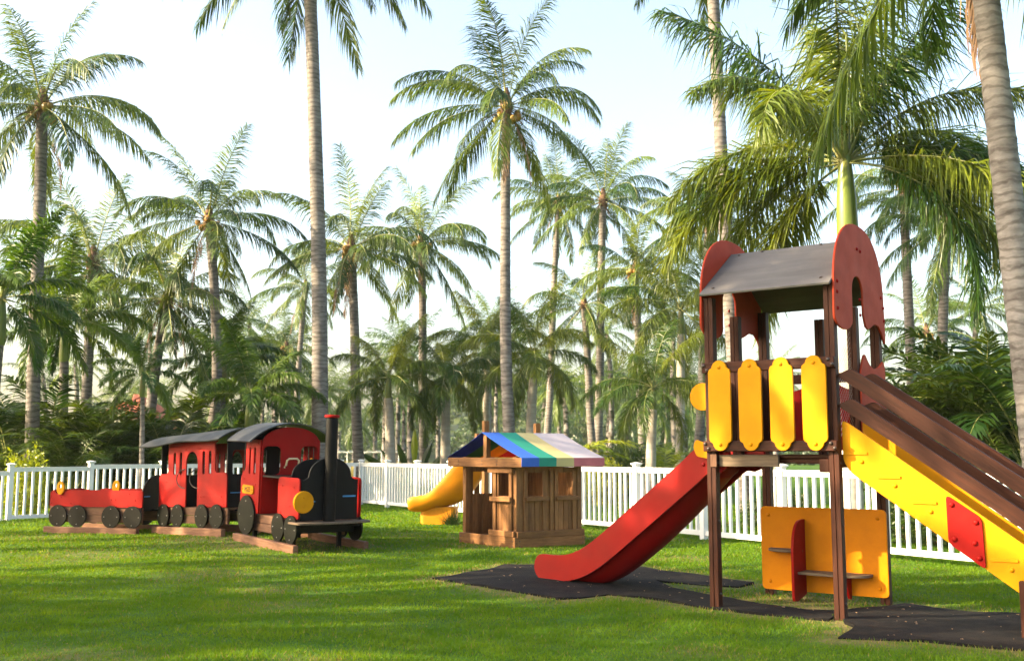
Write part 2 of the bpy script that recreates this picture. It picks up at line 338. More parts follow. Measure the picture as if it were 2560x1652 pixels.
MAT_PX = {
 'slide': [(1082, 1447), (1130, 1440), (1190, 1428), (1262, 1413), (1330, 1412), (1420, 1413), (1500, 1411), (1575, 1415), (1690, 1432), (1790, 1446), (1884, 1460),
           (1850, 1469), (1760, 1464), (1690, 1458), (1636, 1455), (1680, 1470), (1760, 1487), (1830, 1496), (1905, 1512), (2020, 1524), (2090, 1528), (2075, 1553), (1960, 1543), (1840, 1530),
           (1760, 1521), (1690, 1508), (1600, 1494), (1520, 1488), (1450, 1496), (1395, 1499), (1330, 1487), (1240, 1473), (1150, 1458)],
 'ladder': [(2100, 1529), (2180, 1521), (2262, 1512), (2340, 1522), (2450, 1534), (2580, 1540), (2760, 1552), (2800, 1640), (2560, 1628), (2420, 1616), (2300, 1604), (2200, 1601), (2094, 1597), (2140, 1570), (2112, 1560)]}
MAT_XY = {k: [gnd(*q) for q in v] for k, v in MAT_PX.items()}
def in_poly(x, y, poly):
    c = np.zeros(x.shape, bool); j = len(poly) - 1
    for i in range(len(poly)):
        xi, yi, xj, yj = poly[i].x, poly[i].y, poly[j].x, poly[j].y
        c ^= ((yi > y) != (yj > y)) & (x < (xj - xi) * (y - yi) / (yj - yi + 1e-12) + xi); j = i
    return c
def poly_dist(x, y, poly):
    d = np.full(x.shape, 1e9)
    for i in range(len(poly)):
        a, b = poly[i - 1], poly[i]; dx, dy = b.x - a.x, b.y - a.y
        t = np.clip(((x - a.x) * dx + (y - a.y) * dy) / (dx * dx + dy * dy), 0, 1)
        d = np.minimum(d, np.hypot(x - a.x - t * dx, y - a.y - t * dy))
    return d
HOUSE_O = Vector((-0.84, 17.69, 0)); HOUSE_A = math.atan2(-0.8, 0.6)
def worn(x, y):
    w = np.zeros(x.shape)
    for k in MAT_XY: w = np.maximum(w, np.clip(1 - poly_dist(x, y, MAT_XY[k]) / 0.38, 0, 1))
    def blob(cx, cy, r, a): return a * np.exp(-((x - cx) ** 2 + (y - cy) ** 2) / (2 * r * r))
    w = np.maximum(w, blob(-4.0, 16.9, 0.7, 0.9)); w = np.maximum(w, blob(-3.2, 16.9, 0.7, 0.8)); w = np.maximum(w, blob(2.9, 10.5, 0.6, 1.0))
    w = np.maximum(w, blob(-0.5, 16.9, 0.45, 0.6)); w = np.maximum(w, blob(-6.3, 15.3, 0.6, 0.5)); w = np.maximum(w, blob(-5.0, 17.6, 0.6, 0.7))
    rw = random.Random(12)
    for _ in range(46):
        w = np.maximum(w, blob(rw.uniform(-9, 6), rw.uniform(7, 26), rw.uniform(.12, .5), rw.uniform(.2, .6)))
    return np.clip(w, 0, 1)
def build_ground():
    fx = np.arange(-20, 12.01, 0.2); fy = np.arange(4, 36.01, 0.2)
    xs = np.concatenate([[-300, -200, -120, -70, -40, -28], fx, [16, 24, 40, 70, 120, 200, 300]])
    ys = np.concatenate([[-60, -30, -10, 0], fy, [40, 46, 55, 70, 90, 120, 170, 250, 320]])
    X, Y = np.meshgrid(xs, ys); Z = ground_z(X, Y)
    nx, ny = len(xs), len(ys); V = np.stack([X.ravel(), Y.ravel(), Z.ravel()], 1)
    i = (np.arange(ny - 1)[:, None] * nx + np.arange(nx - 1)[None]).ravel()
    F = np.concatenate([np.stack([i, i + 1, i + nx + 1], 1), np.stack([i, i + nx + 1, i + nx], 1)])
    me = np_mesh('ground', V, F, 'lawn_soil', True)
    a = me.attributes.new('worn', 'FLOAT', 'POINT'); a.data.foreach_set('value', worn(X.ravel(), Y.ravel()).astype(np.float32))
    tag(link('ground', me), 'mown lawn of the playground with worn bare patches', kind='structure')
build_ground()

def build_mat(key, name, label):
    bm = bmesh.new(); pts = MAT_XY[key]; dense = []
    rng = random.Random(4)
    for i in range(len(pts)):
        a, b = pts[i], pts[(i + 1) % len(pts)]; k = max(1, int((b - a).length / 0.15))
        for j in range(k):
            q = a.lerp(b, j / k); dense.append((q.x + rng.uniform(-.012, .012), q.y + rng.uniform(-.012, .012)))
    vs = [bm.verts.new((x, y, 0)) for x, y in dense]
    es = [bm.edges.new((vs[i], vs[(i + 1) % len(vs)])) for i in range(len(vs))]
    bmesh.ops.triangle_fill(bm, use_beauty=True, use_dissolve=False, edges=es)
    for _ in range(2):
        bmesh.ops.subdivide_edges(bm, edges=[e for e in bm.edges if e.calc_length() > 0.25], cuts=1, use_grid_fill=False)
        bmesh.ops.triangulate(bm, faces=bm.faces)
    bm.verts.ensure_lookup_table()
    for v in bm.verts:
        v.co.z = float(ground_z(v.co.x, v.co.y)) + 0.018 + 0.012 * math.sin(v.co.x * 5.1) * math.sin(v.co.y * 4.3)
    bnd = [e for e in bm.edges if len(e.link_faces) == 1]
    r = bmesh.ops.extrude_edge_only(bm, edges=bnd)
    for q in r['geom']:
        if isinstance(q, bmesh.types.BMVert): q.co.z -= 0.05
    bmesh.ops.recalc_face_normals(bm, faces=bm.faces)
    me = bpy.data.meshes.new(name); bm.to_mesh(me); bm.free(); me.materials.append(MATS['rubber_mat']); me.shade_smooth(); me.set_sharp_from_angle(angle=R(45))
    if sum(p.normal.z for p in me.polygons) < 0: me.flip_normals()
    tag(link(name, me), label, 'mat', 'black rubber safety mats')
build_mat('slide', 'rubber_mat', 'black rubber mat under the end of the red slide')
build_mat('ladder', 'rubber_mat', 'black rubber mat below the yellow ladder at the right edge')

def build_grass():
    rng = np.random.default_rng(7); VV = []; FF = []; off = 0
    # (near edge, far edge, blades per square metre, height, width)
    for y0, y1, den, h, w in ((6.6, 8.5, 5200, .027, .0045), (8.5, 11, 3800, .029, .0055), (11, 15, 2000, .031, .0075), (15, 21, 900, .034, .011), (21, 31, 330, .040, .018)):
        area = 0; xa = -0.62 * y1 - 0.4; xb = 0.58 * y1 + 0.4
        n = int((xb - xa) * (y1 - y0) * den)
        x = rng.uniform(xa, xb, n); y = rng.uniform(y0, y1, n)
        k = (x > -0.62 * y - .4) & (x < 0.56 * y + .4)
        for p in MAT_XY.values(): k &= ~in_poly(x, y, p)
        dx, dy = x - HOUSE_O.x, y - HOUSE_O.y; u = dx * .6 - dy * .8; v = dx * .8 + dy * .6
        k &= ~((u > 0) & (u < 1.5) & (v > 0) & (v < 1.37))
        k &= rng.random(n) > worn(x, y) * 0.85
        # clumpy growth
        cl = np.sin(x * 3.1 + 1.7 * np.sin(y * 2.3)) * np.sin(y * 3.7 + 1.3 * np.sin(x * 1.9)) + 0.6 * np.sin(x * 9 + y * 4) * np.sin(y * 11 - x * 3)
        k &= rng.random(n) < 0.72 + 0.25 * cl
        x, y = x[k], y[k]; n = len(x); cl = cl[k]
        z = ground_z(x, y) - 0.004; a = rng.uniform(0, 6.283, n); hh = h * rng.uniform(.5, 1.35, n) * (1 + 0.22 * cl); ww = w * rng.uniform(.7, 1.3, n)
        la = rng.uniform(0, 6.283, n); ln = hh * rng.uniform(.2, 1.1, n)
        c, s = np.cos(a) * ww, np.sin(a) * ww
        A = np.stack([x - c, y - s, z], 1); B = np.stack([x + c, y + s, z], 1); T = np.stack([x + np.cos(la) * ln, y + np.sin(la) * ln, z + hh], 1)
        VV.append(np.stack([A, B, T], 1).reshape(-1, 3)); FF.append(np.arange(3 * n).reshape(-1, 3) + off); off += 3 * n
    me = np_mesh('grass', np.concatenate(VV), np.concatenate(FF), 'grass_blade')
    me.materials.append(MATS['straw_blade']); nb = len(me.polygons); cen = np.concatenate(VV).reshape(-1, 3, 3)[:, 0]
    me.polygons.foreach_set('material_index', (rng.random(nb) < .022 + .45 * worn(cen[:, 0], cen[:, 1])).astype(np.int32))
    tag(link('grass', me), 'short green grass blades covering the playground lawn', 'grass', kind='stuff')
build_grass()

# ---------------------------------------------------------------- white fence
SLAT = MB().box(-.0225, .0225, -.0225, .0225, 0.155, 1.12).mesh('slat', 'vinyl')
POST = MB().box(-.052, .052, -.052, .052, -.15, 1.235).mesh('post', 'vinyl')
CAP = MB().lathe([(.0735, 1.235), (.0735, 1.245), (.095, 1.262), (.112, 1.272), (.112, 1.292), (.02, 1.312)], n=4).mesh('cap', 'vinyl', smooth=False)
FR = random.Random(6)
def fence(name, pts, label, steps=None, skip_last=False):
    t = thing(name, (pts[0][0], pts[0][1], 0), 0, label, 'fence', 'white picket fence round the playground')
    o = Vector((pts[0][0], pts[0][1], 0))
    for i, p in enumerate(pts):
        q = Vector((p[0], p[1], 0)) - o; dz = steps[i] if steps else 0.0
        if i < len(pts) - 1:
            e = Vector((pts[i + 1][0], pts[i + 1][1], 0)) - o; d = (e - q); a = math.atan2(d.y, d.x); L = d.length
        if not (skip_last and i == len(pts) - 1):
            z0 = max(dz, (steps[i - 1] if steps and i else dz))
            po = link('post', POST, t, (q.x, q.y, z0), (0, 0, a)); link('cap', CAP, po, (0, 0, 0), (0, 0, R(45)))
        if i == len(pts) - 1: break
        tr = MB().box(.052, L - .052, -.02, .02, 1.115, 1.19).box(.0522, L - .0522, -.034, .034, 1.19, 1.215).build('rail', 'vinyl', t, bevel=.004)
        br = MB().box(.052, L - .052, -.022, .022, .07, .155).build('rail', 'vinyl', t, bevel=.004)
        for b in (tr, br): b.location = (q.x, q.y, dz); b.rotation_euler = (0, 0, a)
        k = max(1, int(round((L - .1) / .153)) - 1)
        for j in range(k):
            f = (j + 1) / (k + 1); s = q + d * f
            link('slat', SLAT, t, (s.x, s.y, dz), (FR.uniform(-.006, .006), FR.uniform(-.004, .004), a + FR.uniform(-.05, .05)))
    return t
CORNER = Vector((-4.42, 30.72, 0)); RDIR = (Vector((4.26, 16.7, 0)) - CORNER).normalized()
fence('picket_fence', [tuple((CORNER + RDIR * 1.836 * i)[:2]) for i in range(13)], 'long white picket fence running behind the playhouse and the slide tower')
F0 = Vector((-11.22, 23.5, 0)); LDIR = (CORNER - F0).normalized(); LP = [F0 + LDIR * 1.83 * i for i in (-2, -1, 0, 1, 2, 3, 4, 5)] + [CORNER - LDIR * 0.06]
fence('picket_fence', [tuple(p[:2]) for p in LP], 'white picket fence stepping down behind the toy train', steps=[-.2, -.13, -.045, 0, 0, 0, 0, 0, 0], skip_last=True)

# ---------------------------------------------------------------- slide tower
TA = R(-36.14); TO = Vector((1.942, 10.115, 0)); W, D = 1.193, 1.326
tower = thing('slide_tower', (TO.x, TO.y, float(ground_z(TO.x, TO.y)) - .01), TA, 'wooden play tower with grey roof, yellow boards and red arched end panels', 'play tower')
def post(x, y, z0, z1, par=tower):
    m = MB()
    for s in (-1, 1):
        m.box(x + (-.046 if s < 0 else .0025), x + (-.0025 if s < 0 else .046), y - .044, y + .044, z0, z1)
    m.box(x - .003, x + .003, y - .034, y + .034, z0 + .002, z1 - .004)
    return m.build('post', 'brown_wood_z', par, bevel=.005)
post(0, 0, -.12, 2.98); post(W, 0, -.12, 3.02); post(0, D, -.12, 2.98); post(W, D, -.12, 2.98)
post(0, .60, 1.40, 2.86); post(W, .62, 1.40, 2.86); post(W * .52, D + .004, 1.40, 2.86)
# deck and beams
for k in range(8):
    MB().box(.05, W - .05, .05 + k * .155, .05 + k * .155 + .148, 1.425, 1.46).build('deck_plank', 'brown_wood_x', tower, bevel=.004)
for y in (.12, D - .12): MB().box(.0, W, y - .02, y + .02, 1.375, 1.424).build('deck_beam', 'brown_wood_x', tower, bevel=.005)
MB().box(.066, .66, -.012, .03, 1.345, 1.455).build('cross_plank', 'old_plank', tower, bevel=.006)
MB().box(-.002, .064, -.062, -.046, 1.34, 1.46).build('bracket', 'beam_wood_z', tower, bevel=.004)
MB().box(W - .14, W - .05, -.03, .02, 1.30, 1.42).build('bracket', 'brown_wood_z', tower, bevel=.006)
for sx in (0, W): MB().box(sx - .02, sx + .02, .05, D - .05, 1.34, 1.424).build('deck_beam', 'brown_wood_y', tower, bevel=.005)
# front balustrade
for z0, z1 in ((1.487, 1.586), (2.238, 2.338)):
    MB().box(-.06, W + .05, -.092, -.048, z0, z1).build('rail', 'brown_wood_x', tower, bevel=.008)
    for x in (-.035, .0, W - .005, W + .03):
        bolt(tower, (x, -.092, (z0 + z1) / 2 + (.022 if x in (-.035, W - .005) else -.022)), .019)
def scallop(w, z0, z1):
    h = w / 2; r = w * .34; s = w * .17
    top = [(h, z1 - r - s), (h - .2 * s, z1 - r - s * .3), (h - s * .95, z1 - r + s * .2)] + arc(0, z1 - r, r, r, 10, 170, 12) + [(-h + s * .95, z1 - r + s * .2), (-h + .2 * s, z1 - r - s * .3), (-h, z1 - r - s)]
    bot = [(-x, z0 + (z1 - z)) for x, z in top]
    return top + bot
for k in range(4):
    x = .135 + k * .308
    b = MB().prism(scallop(.226, 1.493, 2.352), -.122, -.0935).build('board', 'yellow', tower, bevel=.006); b.location.x = x
    for z in (1.552, 2.287): bolt(b, (0, -.122, z), .019, mat='yellow')
# red back panel, lower side panels
wave = [(.0, 0), (.0, .62), (.03, .70), (.10, .72), (.2, .66), (.32, .62), (.46, .66), (.56, .72), (.64, .70), (.67, .62), (.67, 0)]
MB().prism([(x + .03, z + 1.5) for x, z in rpoly([(p[0] * .85, p[1]) for p in wave], .03)], D + .047, D + .066).build('back_panel', 'red', tower, bevel=.005)
MB().prism([(x + .66, z + 1.5) for x, z in rpoly([(p[0] * .72, p[1]) for p in wave], .03)], D + .047, D + .066).build('back_panel', 'red', tower, bevel=.005)
MB().box(-.05, W + .05, D + .067, D + .105, 2.2, 2.3).build('rail', 'brown_wood_x', tower, bevel=.008)
sp = rpoly([(.60, 1.5), (1.36, 1.5), (1.375, 2.30, .03), (1.33, 2.40, .05), (1.22, 2.33, .08), (1.02, 2.28, .1), (.86, 2.33, .08), (.74, 2.43, .05), (.66, 2.34, .05), (.60, 2.2)], .04)
MB().prism(sp, W + .048, W + .068, 'yz').build('side_panel', 'red_faded', tower, bevel=.005)
MB().prism([(y, z) for y, z in sp], -.068, -.048, 'yz').build('side_panel', 'red', tower, bevel=.005)
# arched end panels
def end_outline():
    c, hw = D / 2, D / 2 + .075; zs = 2.98; zt = 3.66; o = []
    for i in range(25):
        a = R(180 - i * 180 / 24); x = math.cos(a); o.append((c + hw * math.copysign(abs(x) ** .86, x), zs + (zt - zs) * math.sin(a) ** .92))
    r_ = c + hw
    o += [(r_ + .012, 2.80), (r_ + .018, 2.62), (r_ + .006, 2.565), (r_ - .03, 2.58), (r_ - .10, 2.67), (r_ - .2, 2.73), (r_ - .33, 2.735), (r_ - .45, 2.69), (r_ - .53, 2.665), (r_ - .60, 2.69)]
    xa = r_ - .66
    o += [(xa, 2.80), (xa, 2.95)] + arc(xa - .16, 3.0, .16, .15, 0, 180, 10)[0:] + [(xa - .32, 2.9), (xa - .325, 2.76)]
    l_ = c - hw
    o += arc((xa - .325 + l_ - .012) / 2, 2.72, (xa - .325 - l_ + .012) / 2, .12, 0, -180, 8) + [(l_ - .012, 2.80)]
    return o
EO = end_outline()
for x0, x1, mt in ((W + .05, W + .072, 'red_faded'), (-.072, -.05, 'red_faded')):
    ep = MB().prism(EO, x0, x1, 'yz').build('end_panel', mt, tower, bevel=.006)
    s = 1 if x0 > 0 else -1
    for y, z in ((.0, 3.03), (-.01, 2.93), (-.005, 2.78), (.62, 2.93), (.62, 2.78), (D - .02, 3.03), (D + .04, 2.93), (D + .05, 2.80), (.60, 3.42), (.70, 3.41)):
        bolt(ep, (x1 if s > 0 else x0, y, z), .018, (s, 0, 0), mat='red')
# roof boards
rdg = (D / 2, 3.50)
for s in (-1, 1):
    a = Vector((D / 2 + s * (D / 2 + .13), 2.985)); b = Vector((D / 2 + s * .008, 3.505)); n_ = Vector((s * .44, .9)).normalized() * .022
    MB().prism([(a.x, a.y), (b.x, b.y), (b.x + n_.x, b.y + n_.y), (a.x + n_.x, a.y + n_.y)], -.049, W + .049, 'yz').build('roof_board', 'grey_roof', tower, bevel=.004)
    for x in (.06, .30, W - .28, W - .06):
        for f in ((.12, .94) if x in (.06, W - .06) else (.97,)):
            q = a.lerp(b, f) + n_; bolt(tower, (x, q.x, q.y), .017, (0, n_.x, n_.y))
MB().box(.05, W - .05, D / 2 - .03, D / 2 + .03, 3.38, 3.47).build('ridge_beam', 'brown_wood_x', tower)
# slide entry: yellow cheek and round
MB().prism(arc(-.115, 2.02, .135, .135, 0, 360, 28)[:-1], .03, .055).build('round_panel', 'yellow', tower, bevel=.005)
MB().prism(rpoly([(.46, 1.49), (.60, 1.49), (.60, 2.12, .05), (.52, 2.22, .06), (.46, 2.12, .05)], .03), -.075, -.05, 'yz').build('cheek_panel', 'yellow', tower, bevel=.005)
MB().prism(rpoly([(-.2, 1.44), (.02, 1.40), (.02, 1.55), (-.06, 1.60, .04), (-.14, 1.575, .05), (-.2, 1.61, .05), (-.235, 1.54, .05)], .03), .045, .07).build('cheek_panel', 'yellow', tower, bevel=.005)
# play panel under the deck
pp = MB().prism(rrect(-.055, W + .055, .065, .917, .045), D - .088, D - .062).build('play_panel', 'orange', tower, bevel=.005)
for x, z in ((.03, .83), (.03, .15), (W - .03, .83), (W - .03, .15)): bolt(pp, (x, D - .088, z), .02, mat='orange')
fin = [(0, .045), (.30, -.01, .02), (.335, .03, .03), (.335, .50), (.30, .68, .12), (.19, .79, .12), (.0, .80)]
MB().prism([(D - .088 - a, z) for a, z in rpoly(fin, .01)], .395, .422, 'yz').build('divider', 'red', pp, bevel=.005)
MB().prism([(x, D - .088 - y) for x, y in ([(.395, 0)] + arc(.24, 0.04, .19, .17, 0, 180, 14)[1:-1] + [(.05, 0)])], .47, .495, 'xy').build('shelf', 'old_plank', pp, bevel=.004)
MB().prism([(x, D - .088 - y) for x, y in ([(.423, 0), (.423, .24)] + arc(.85, .10, .25, .16, 80, 0, 10) + [(1.1, 0)])], .262, .287, 'xy').build('bench', 'old_plank', pp, bevel=.004)
MB().prism([(D - .088 - a, z) for a, z in rpoly([(0, .03), (.05, .03), (.15, .18), (.17, .26), (0, .26)], .03)], .86, .885, 'yz').build('bracket', 'red', pp, bevel=.004)
# the ladder
LA = math.atan2(-.97, 1.43)
LX = W + .06
lad = MB()
def lad_outline(t0, t1, d0, d1):
    # band parallel to the slope between vertical offsets d0 and d1 above the slope line through (0, 1.60)
    f = lambda t, d: (LX + t, 1.60 - .665 * t + d)
    return f, t0, t1, d0, d1
def stringer(y0, y1):
    f = lambda t, d: (LX + t, 1.60 - .72 * t + d)
    o = rpoly([f(-.005, -.20), f(.06, -.26), f(2.1, -.25), f(2.12, .17), f(.06, .175) + (.06,), (LX - .005, 1.765, .03)], .05)
    return MB().prism(o, y0, y1).build('stringer', 'yellow', tower, bevel=.005)
s1 = stringer(.045, .070); stringer(.60, .625)
for k, t in enumerate((.11, .39, .68, .985, 1.29, 1.59)):
    z = 1.60 - .735 * t - .05
    MB().box(LX + t - .10, LX + t + .10, .0455, .6245, z - .015, z + .015).build('tread', 'yellow', s1, bevel=.006)
    MB().prism(rrect(LX + t - .105, LX + t + .105, z - .013, z + .013, .0125), .034, .0445).build('tread_end', 'yellow', s1, bevel=.004)
    bolt(s1, (LX + t + .05, .045, z - .075), .02, mat='yellow')
pl = rpoly([(LX + .86, 1.125), (LX + 1.135, .935), (LX + 1.15, .515), (LX + .865, .72)], .045)
pl_o = MB().prism(pl, .022, .0445).build('splice_plate', 'red', s1, bevel=.005)
for x, z in ((.905, 1.04), (1.09, .90), (.915, .755), (1.075, .73), (1.105, .61)): bolt(pl_o, (LX + x, .022, z), .024, mat='red')
for y0, y1 in ((.0, .044), (.63, .674)):
    for d in (.29, .56):
        th_ = math.atan(.705); ln_ = 2.35 / math.cos(th_)
        hr = MB().prism(rpoly([(0, 0), (ln_, 0), (ln_, .125, .04), (0.08, .125, .04)], .01), y0, y1).build('handrail', 'brown_wood_x', tower, bevel=.016)
        hr.location = (LX - .03, 0, 1.61 + d); hr.rotation_euler = (0, th_, 0)
for y in (.022, .652):
    MB().box(LX + 1.40, LX + 1.50, y - .06, y + .02, -.1, .45).build('post', 'brown_wood_z', tower, bevel=.006)
# wire mesh infill on the far side of the stair head
mw = MB()
for i in range(15):
    z0 = 1.62 + i * .05
    mw.tube([(W - .01, .20, z0), (W - .01, .55, z0 + .30)], .0016, 4); mw.tube([(W - .005, .20, z0 + .30), (W - .005, .55, z0)], .0016, 4)
mw.build('wire_mesh', 'bolt_steel', tower)
# post bolts
for x in (0, W):
    for z in (.83, .15, 1.38): bolt(tower, (x + .046, 0, z), .013, (1, 0, 0))

# ---------------------------------------------------------------- red slide
SA = R(180 - 47.5)
so = TO + Matrix.Rotation(TA, 3, 'Z') @ Vector((-.05, .10, 0))
slide = thing('slide', (so.x, so.y, 0), SA, 'long red plastic slide leading down from the tower to the rubber mat', 'slide')
# local: x along the run, y across (negative = far side is +/-): near wall at y=0
CEN = [(-.10, 1.40), (.06, 1.395), (.28, 1.24), (.7, .945), (1.1, .665), (1.45, .425), (1.7, .285), (1.9, .215), (2.1, .185), (2.36, .18)]
def spline(P, n=60):
    P = np.array(P); out = []; k = len(P)
    for i in range(k - 1):
        p0, p1, p2, p3 = P[max(i - 1, 0)], P[i], P[i + 1], P[min(i + 2, k - 1)]
        for t in np.linspace(0, 1, n // (k - 1), endpoint=False):
            out.append(.5 * ((2 * p1) + (-p0 + p2) * t + (2 * p0 - 5 * p1 + 4 * p2 - p3) * t * t + (-p0 + 3 * p1 - 3 * p2 + p3) * t ** 3))
    out.append(P[-1]); return np.array(out)
SP = spline(CEN, 63)
def wall_outline():
    tg = np.gradient(SP, axis=0); tg /= np.linalg.norm(tg, axis=1)[:, None]; nm = np.stack([-tg[:, 1], tg[:, 0]], 1)
    nm[nm[:, 1] < 0] *= -1
    s = np.linspace(0, 1, len(SP))
    up = SP + nm * .165; dn = SP - nm * (.115)[..., None] if False else SP - nm * .115
    end = arc(SP[-1][0], SP[-1][1] + .025, .13, .14, 88, -88, 12); beg = arc(SP[0][0], SP[0][1] + .03, .12, .135, 268, 92, 10)
    return [tuple(q) for q in up] + end + [tuple(q) for q in dn[::-1]] + beg
WO = wall_outline()
for y0, y1 in ((-.0, .035), (-.585, -.55)):
    w_ = MB().prism(WO, y0, y1).build('side_wall', 'slide_red', slide, bevel=.012)
    if y0 == 0:
        for x, z in ((-.12, 1.46), (.09, 1.36), (-.12, 1.30), (-.02, 1.20)): bolt(w_, (x, .035, z), .022, (0, 1, 0), mat='slide_red')
def chute():
    m = MB(); prof = [(-.003, .10), (-.01, .0), (-.05, -.03), (-.275, -.04), (-.49, -.03), (-.54, .0), (-.547, .10)]
    tg = np.gradient(SP, axis=0); tg /= np.linalg.norm(tg, axis=1)[:, None]
    vs = []; nn = len(prof)
    for i, (c, t) in enumerate(zip(SP, tg)):
        n_ = np.array([-t[1], t[0]]); n_ = n_ if n_[1] > 0 else -n_
        for y, h in prof: vs.append((c[0] + n_[0] * h, y, c[1] + n_[1] * h))
        for y, h in prof[::-1]:
            hh = h - .025 if h < .05 else h; vs.append((c[0] + n_[0] * hh, y, c[1] + n_[1] * hh))
    k = 2 * nn; fs = []
    for i in range(len(SP) - 1):
        for j in range(k): a = i * k + j; b = i * k + (j + 1) % k; fs.append((a, b, b + k, a + k))
    fs.append(tuple(range(k))); fs.append(tuple(range((len(SP) - 1) * k, len(SP) * k)))
    return m.add(vs, fs)
chute().build('chute', 'slide_red', slide)
# hollow belly under the bed
m = MB(); o = []
belly = [(x, z) for x, z in SP if .05 < x < 2.0]
low = []
for i, (x, z) in enumerate(belly): low.append((x, z - .115 - .17 * math.sin(math.pi * min(1, max(0, (x - .0) / 2.05))) ** .6))
vs = []; fs = []
for (x, z), (xl, zl) in zip(belly, low):
    d_ = (z - .07) - zl
    vs += [(x, -.02, z - .07), (x, -.075, z - .07 - d_ * .45), (x, -.20, zl), (x, -.38, zl), (x, -.50, z - .07 - d_ * .45), (x, -.535, z - .07)]
for i in range(len(belly) - 1):
    for j in range(6): a = i * 6 + j; b = i * 6 + (j + 1) % 6; fs.append((a, b, b + 6, a + 6))
fs += [tuple(range(6)), tuple(range(len(vs) - 6, len(vs)))]
MB().add(vs, fs).build('belly', 'slide_red', slide, ang=60)
MB().box(1.98, 2.14, -.54, -.006, -.02, .10).build('foot', 'slide_red', slide, bevel=.01)
# ---------------------------------------------------------------- toy train
def wheel(parent, x, y, z, r, side):
    """disc wheel on the outside of a side panel; side -1 = near (faces -y)"""
    t = .035; ys = y - t if side < 0 else y
    w = MB().lathe([(r * .995, 0), (r, .006), (r, t - .008), (r * .985, t)] , n=40, axis='y').build('wheel', 'black_wheel', parent, ang=30)
    w.location = (x, ys, z)
    for a in (90, 0, 180, 270):
        b = bolt(w, (r * .72 * math.cos(R(a)), 0 if side < 0 else t, r * .72 * math.sin(R(a))), .011, (0, side, 0), mat='bolt_steel')
    return w
def slot(x0, x1, z0, z1):
    h = (x1 - x0) / 2; c = (x0 + x1) / 2
    return arc(c, z1 - h, h, h, 0, 180, 6) + arc(c, z0 + h, h, h, 180, 360, 6)
def bolts(parent, pts, y, side=-1, mat='red', r=.011):
    for x, z in pts: bolt(parent, (x, y, z), r, (0, side, 0), mat=mat)
def ring(parent, x, y, z, rx=.088, rz=.125):
    out = arc(0, 0, rx, rz, 0, 360, 26)[:-1]; hole = arc(0, .03, rx * .34, rz * .30, 0, 360, 14)[:-1]
    o = MB().prism(out, -.016, .016, holes=[hole]).build('grab_ring', 'yellow', parent, bevel=.005); o.location = (x, y, z); return o

# --- open wagon
wg = thing('toy_wagon', (-8.86, 19.95, float(ground_z(-8, 19.6))), R(-19), 'red open toy train wagon with two yellow grab rings, last of the train', 'toy train')
Lw, Ww = 2.12, 1.12
for y in (0, Ww - .09): MB().box(0, Lw, y, y + .09, -.02, .115).build('sleeper_beam', 'beam_wood_x', wg, bevel=.012)
for k in range(2): MB().box(.02, Lw + .02, .12 + .001 * k, .165, .20 + k * .145, .34 + k * .145).build('side_beam', 'beam_wood_x', wg, bevel=.008)
MB().box(.02, Lw + .02, Ww - .165, Ww - .12, .20, .485).build('side_beam', 'beam_wood_x', wg, bevel=.008)
MB().box(.03, Lw, .166, Ww - .166, .45, .484).build('floor', 'beam_wood_x', wg)
near = [(.05, .49), (Lw + .04, .49), (Lw + .04, .80, .06), (.47, .80, .04), (.40, .755, .05), (.30, .70, .06), (.20, .72, .05), (.13, .79, .04), (.05, .76, .05)]
for y, s in ((.09, -1), (Ww - .115, 1)):
    p_ = MB().prism(rpoly(near, .03), y, y + .025).build('side_panel', 'red', wg, bevel=.005)
    if s < 0: bolts(p_, ((.30, .66), (.08, .545), (.54, .545), (1.46, .625), (1.56, .625), (1.86, .735), (2.0, .62), (1.84, .52)), y, r=.012)
    for x in (.27, .72, 1.49, 1.97): wheel(wg, x, y if s < 0 else y + .025, .315, .205, s)
ring(wg, .30, .075, .835); ring(wg, 1.16, Ww * .52, .845)
MB().prism(rpoly([(.12, .49), (Ww - .12, .49), (Ww - .12, .80, .08), (.12, .80, .08)], .05), .05, .075, 'yz').build('end_panel', 'red', wg, bevel=.005)
MB().prism([(.12, .42), (Ww - .12, .42)] + arc(Ww / 2, .72, Ww / 2 - .12, .36, 0, 180, 20), Lw - .01, Lw + .015, 'yz').build('end_panel', 'black', wg, bevel=.005)
MB().box(.6, .95, .17, Ww - .17, .62, .65).build('seat', 'black', wg); MB().box(1.35, 1.7, .17, Ww - .17, .62, .65).build('seat', 'black', wg)
MB().bar((Lw, Ww / 2, .44), (Lw + .3, Ww / 2 - .06, .44), .30, .03).build('coupling', 'black', wg)
MB().box(Lw + .016, Lw + .03, .17, .32, .68, .70).build('stripe', 'blue_paint', wg)

# --- coach
cg = thing('toy_coach', (-6.66, 19.5, float(ground_z(-6.66, 19.5))), R(-43), 'red toy train coach with slotted sides and flat dark roof', 'toy train', ry=R(-1.6))
Lc, Wc = 2.37, 1.12
MB().box(0, Lc, 0, .09, -.02, .125).build('sleeper_beam', 'beam_wood_x', cg, bevel=.012)
MB().box(0, Lc, Wc - .09, Wc, -.02, .125).build('sleeper_beam', 'beam_wood_x', cg, bevel=.012)
for k in range(2): MB().box(.04, Lc, .12 + .001 * k, .165, .19 + k * .145, .33 + k * .145).build('side_beam', 'beam_wood_x', cg, bevel=.008)
MB().box(.04, Lc, Wc - .165, Wc - .12, .19, .475).build('side_beam', 'beam_wood_x', cg, bevel=.008)
MB().box(.06, Lc, .166, Wc - .166, .44, .474).build('floor', 'beam_wood_x', cg)
door = [(1.02, .47), (1.02, 1.28)] + arc(1.215, 1.28, .195, .20, 180, 0, 10)[1:-1] + [(1.41, 1.28), (1.41, .47)]
co = [(.08, .47), (.98, .47)] + [(.98, .47)]
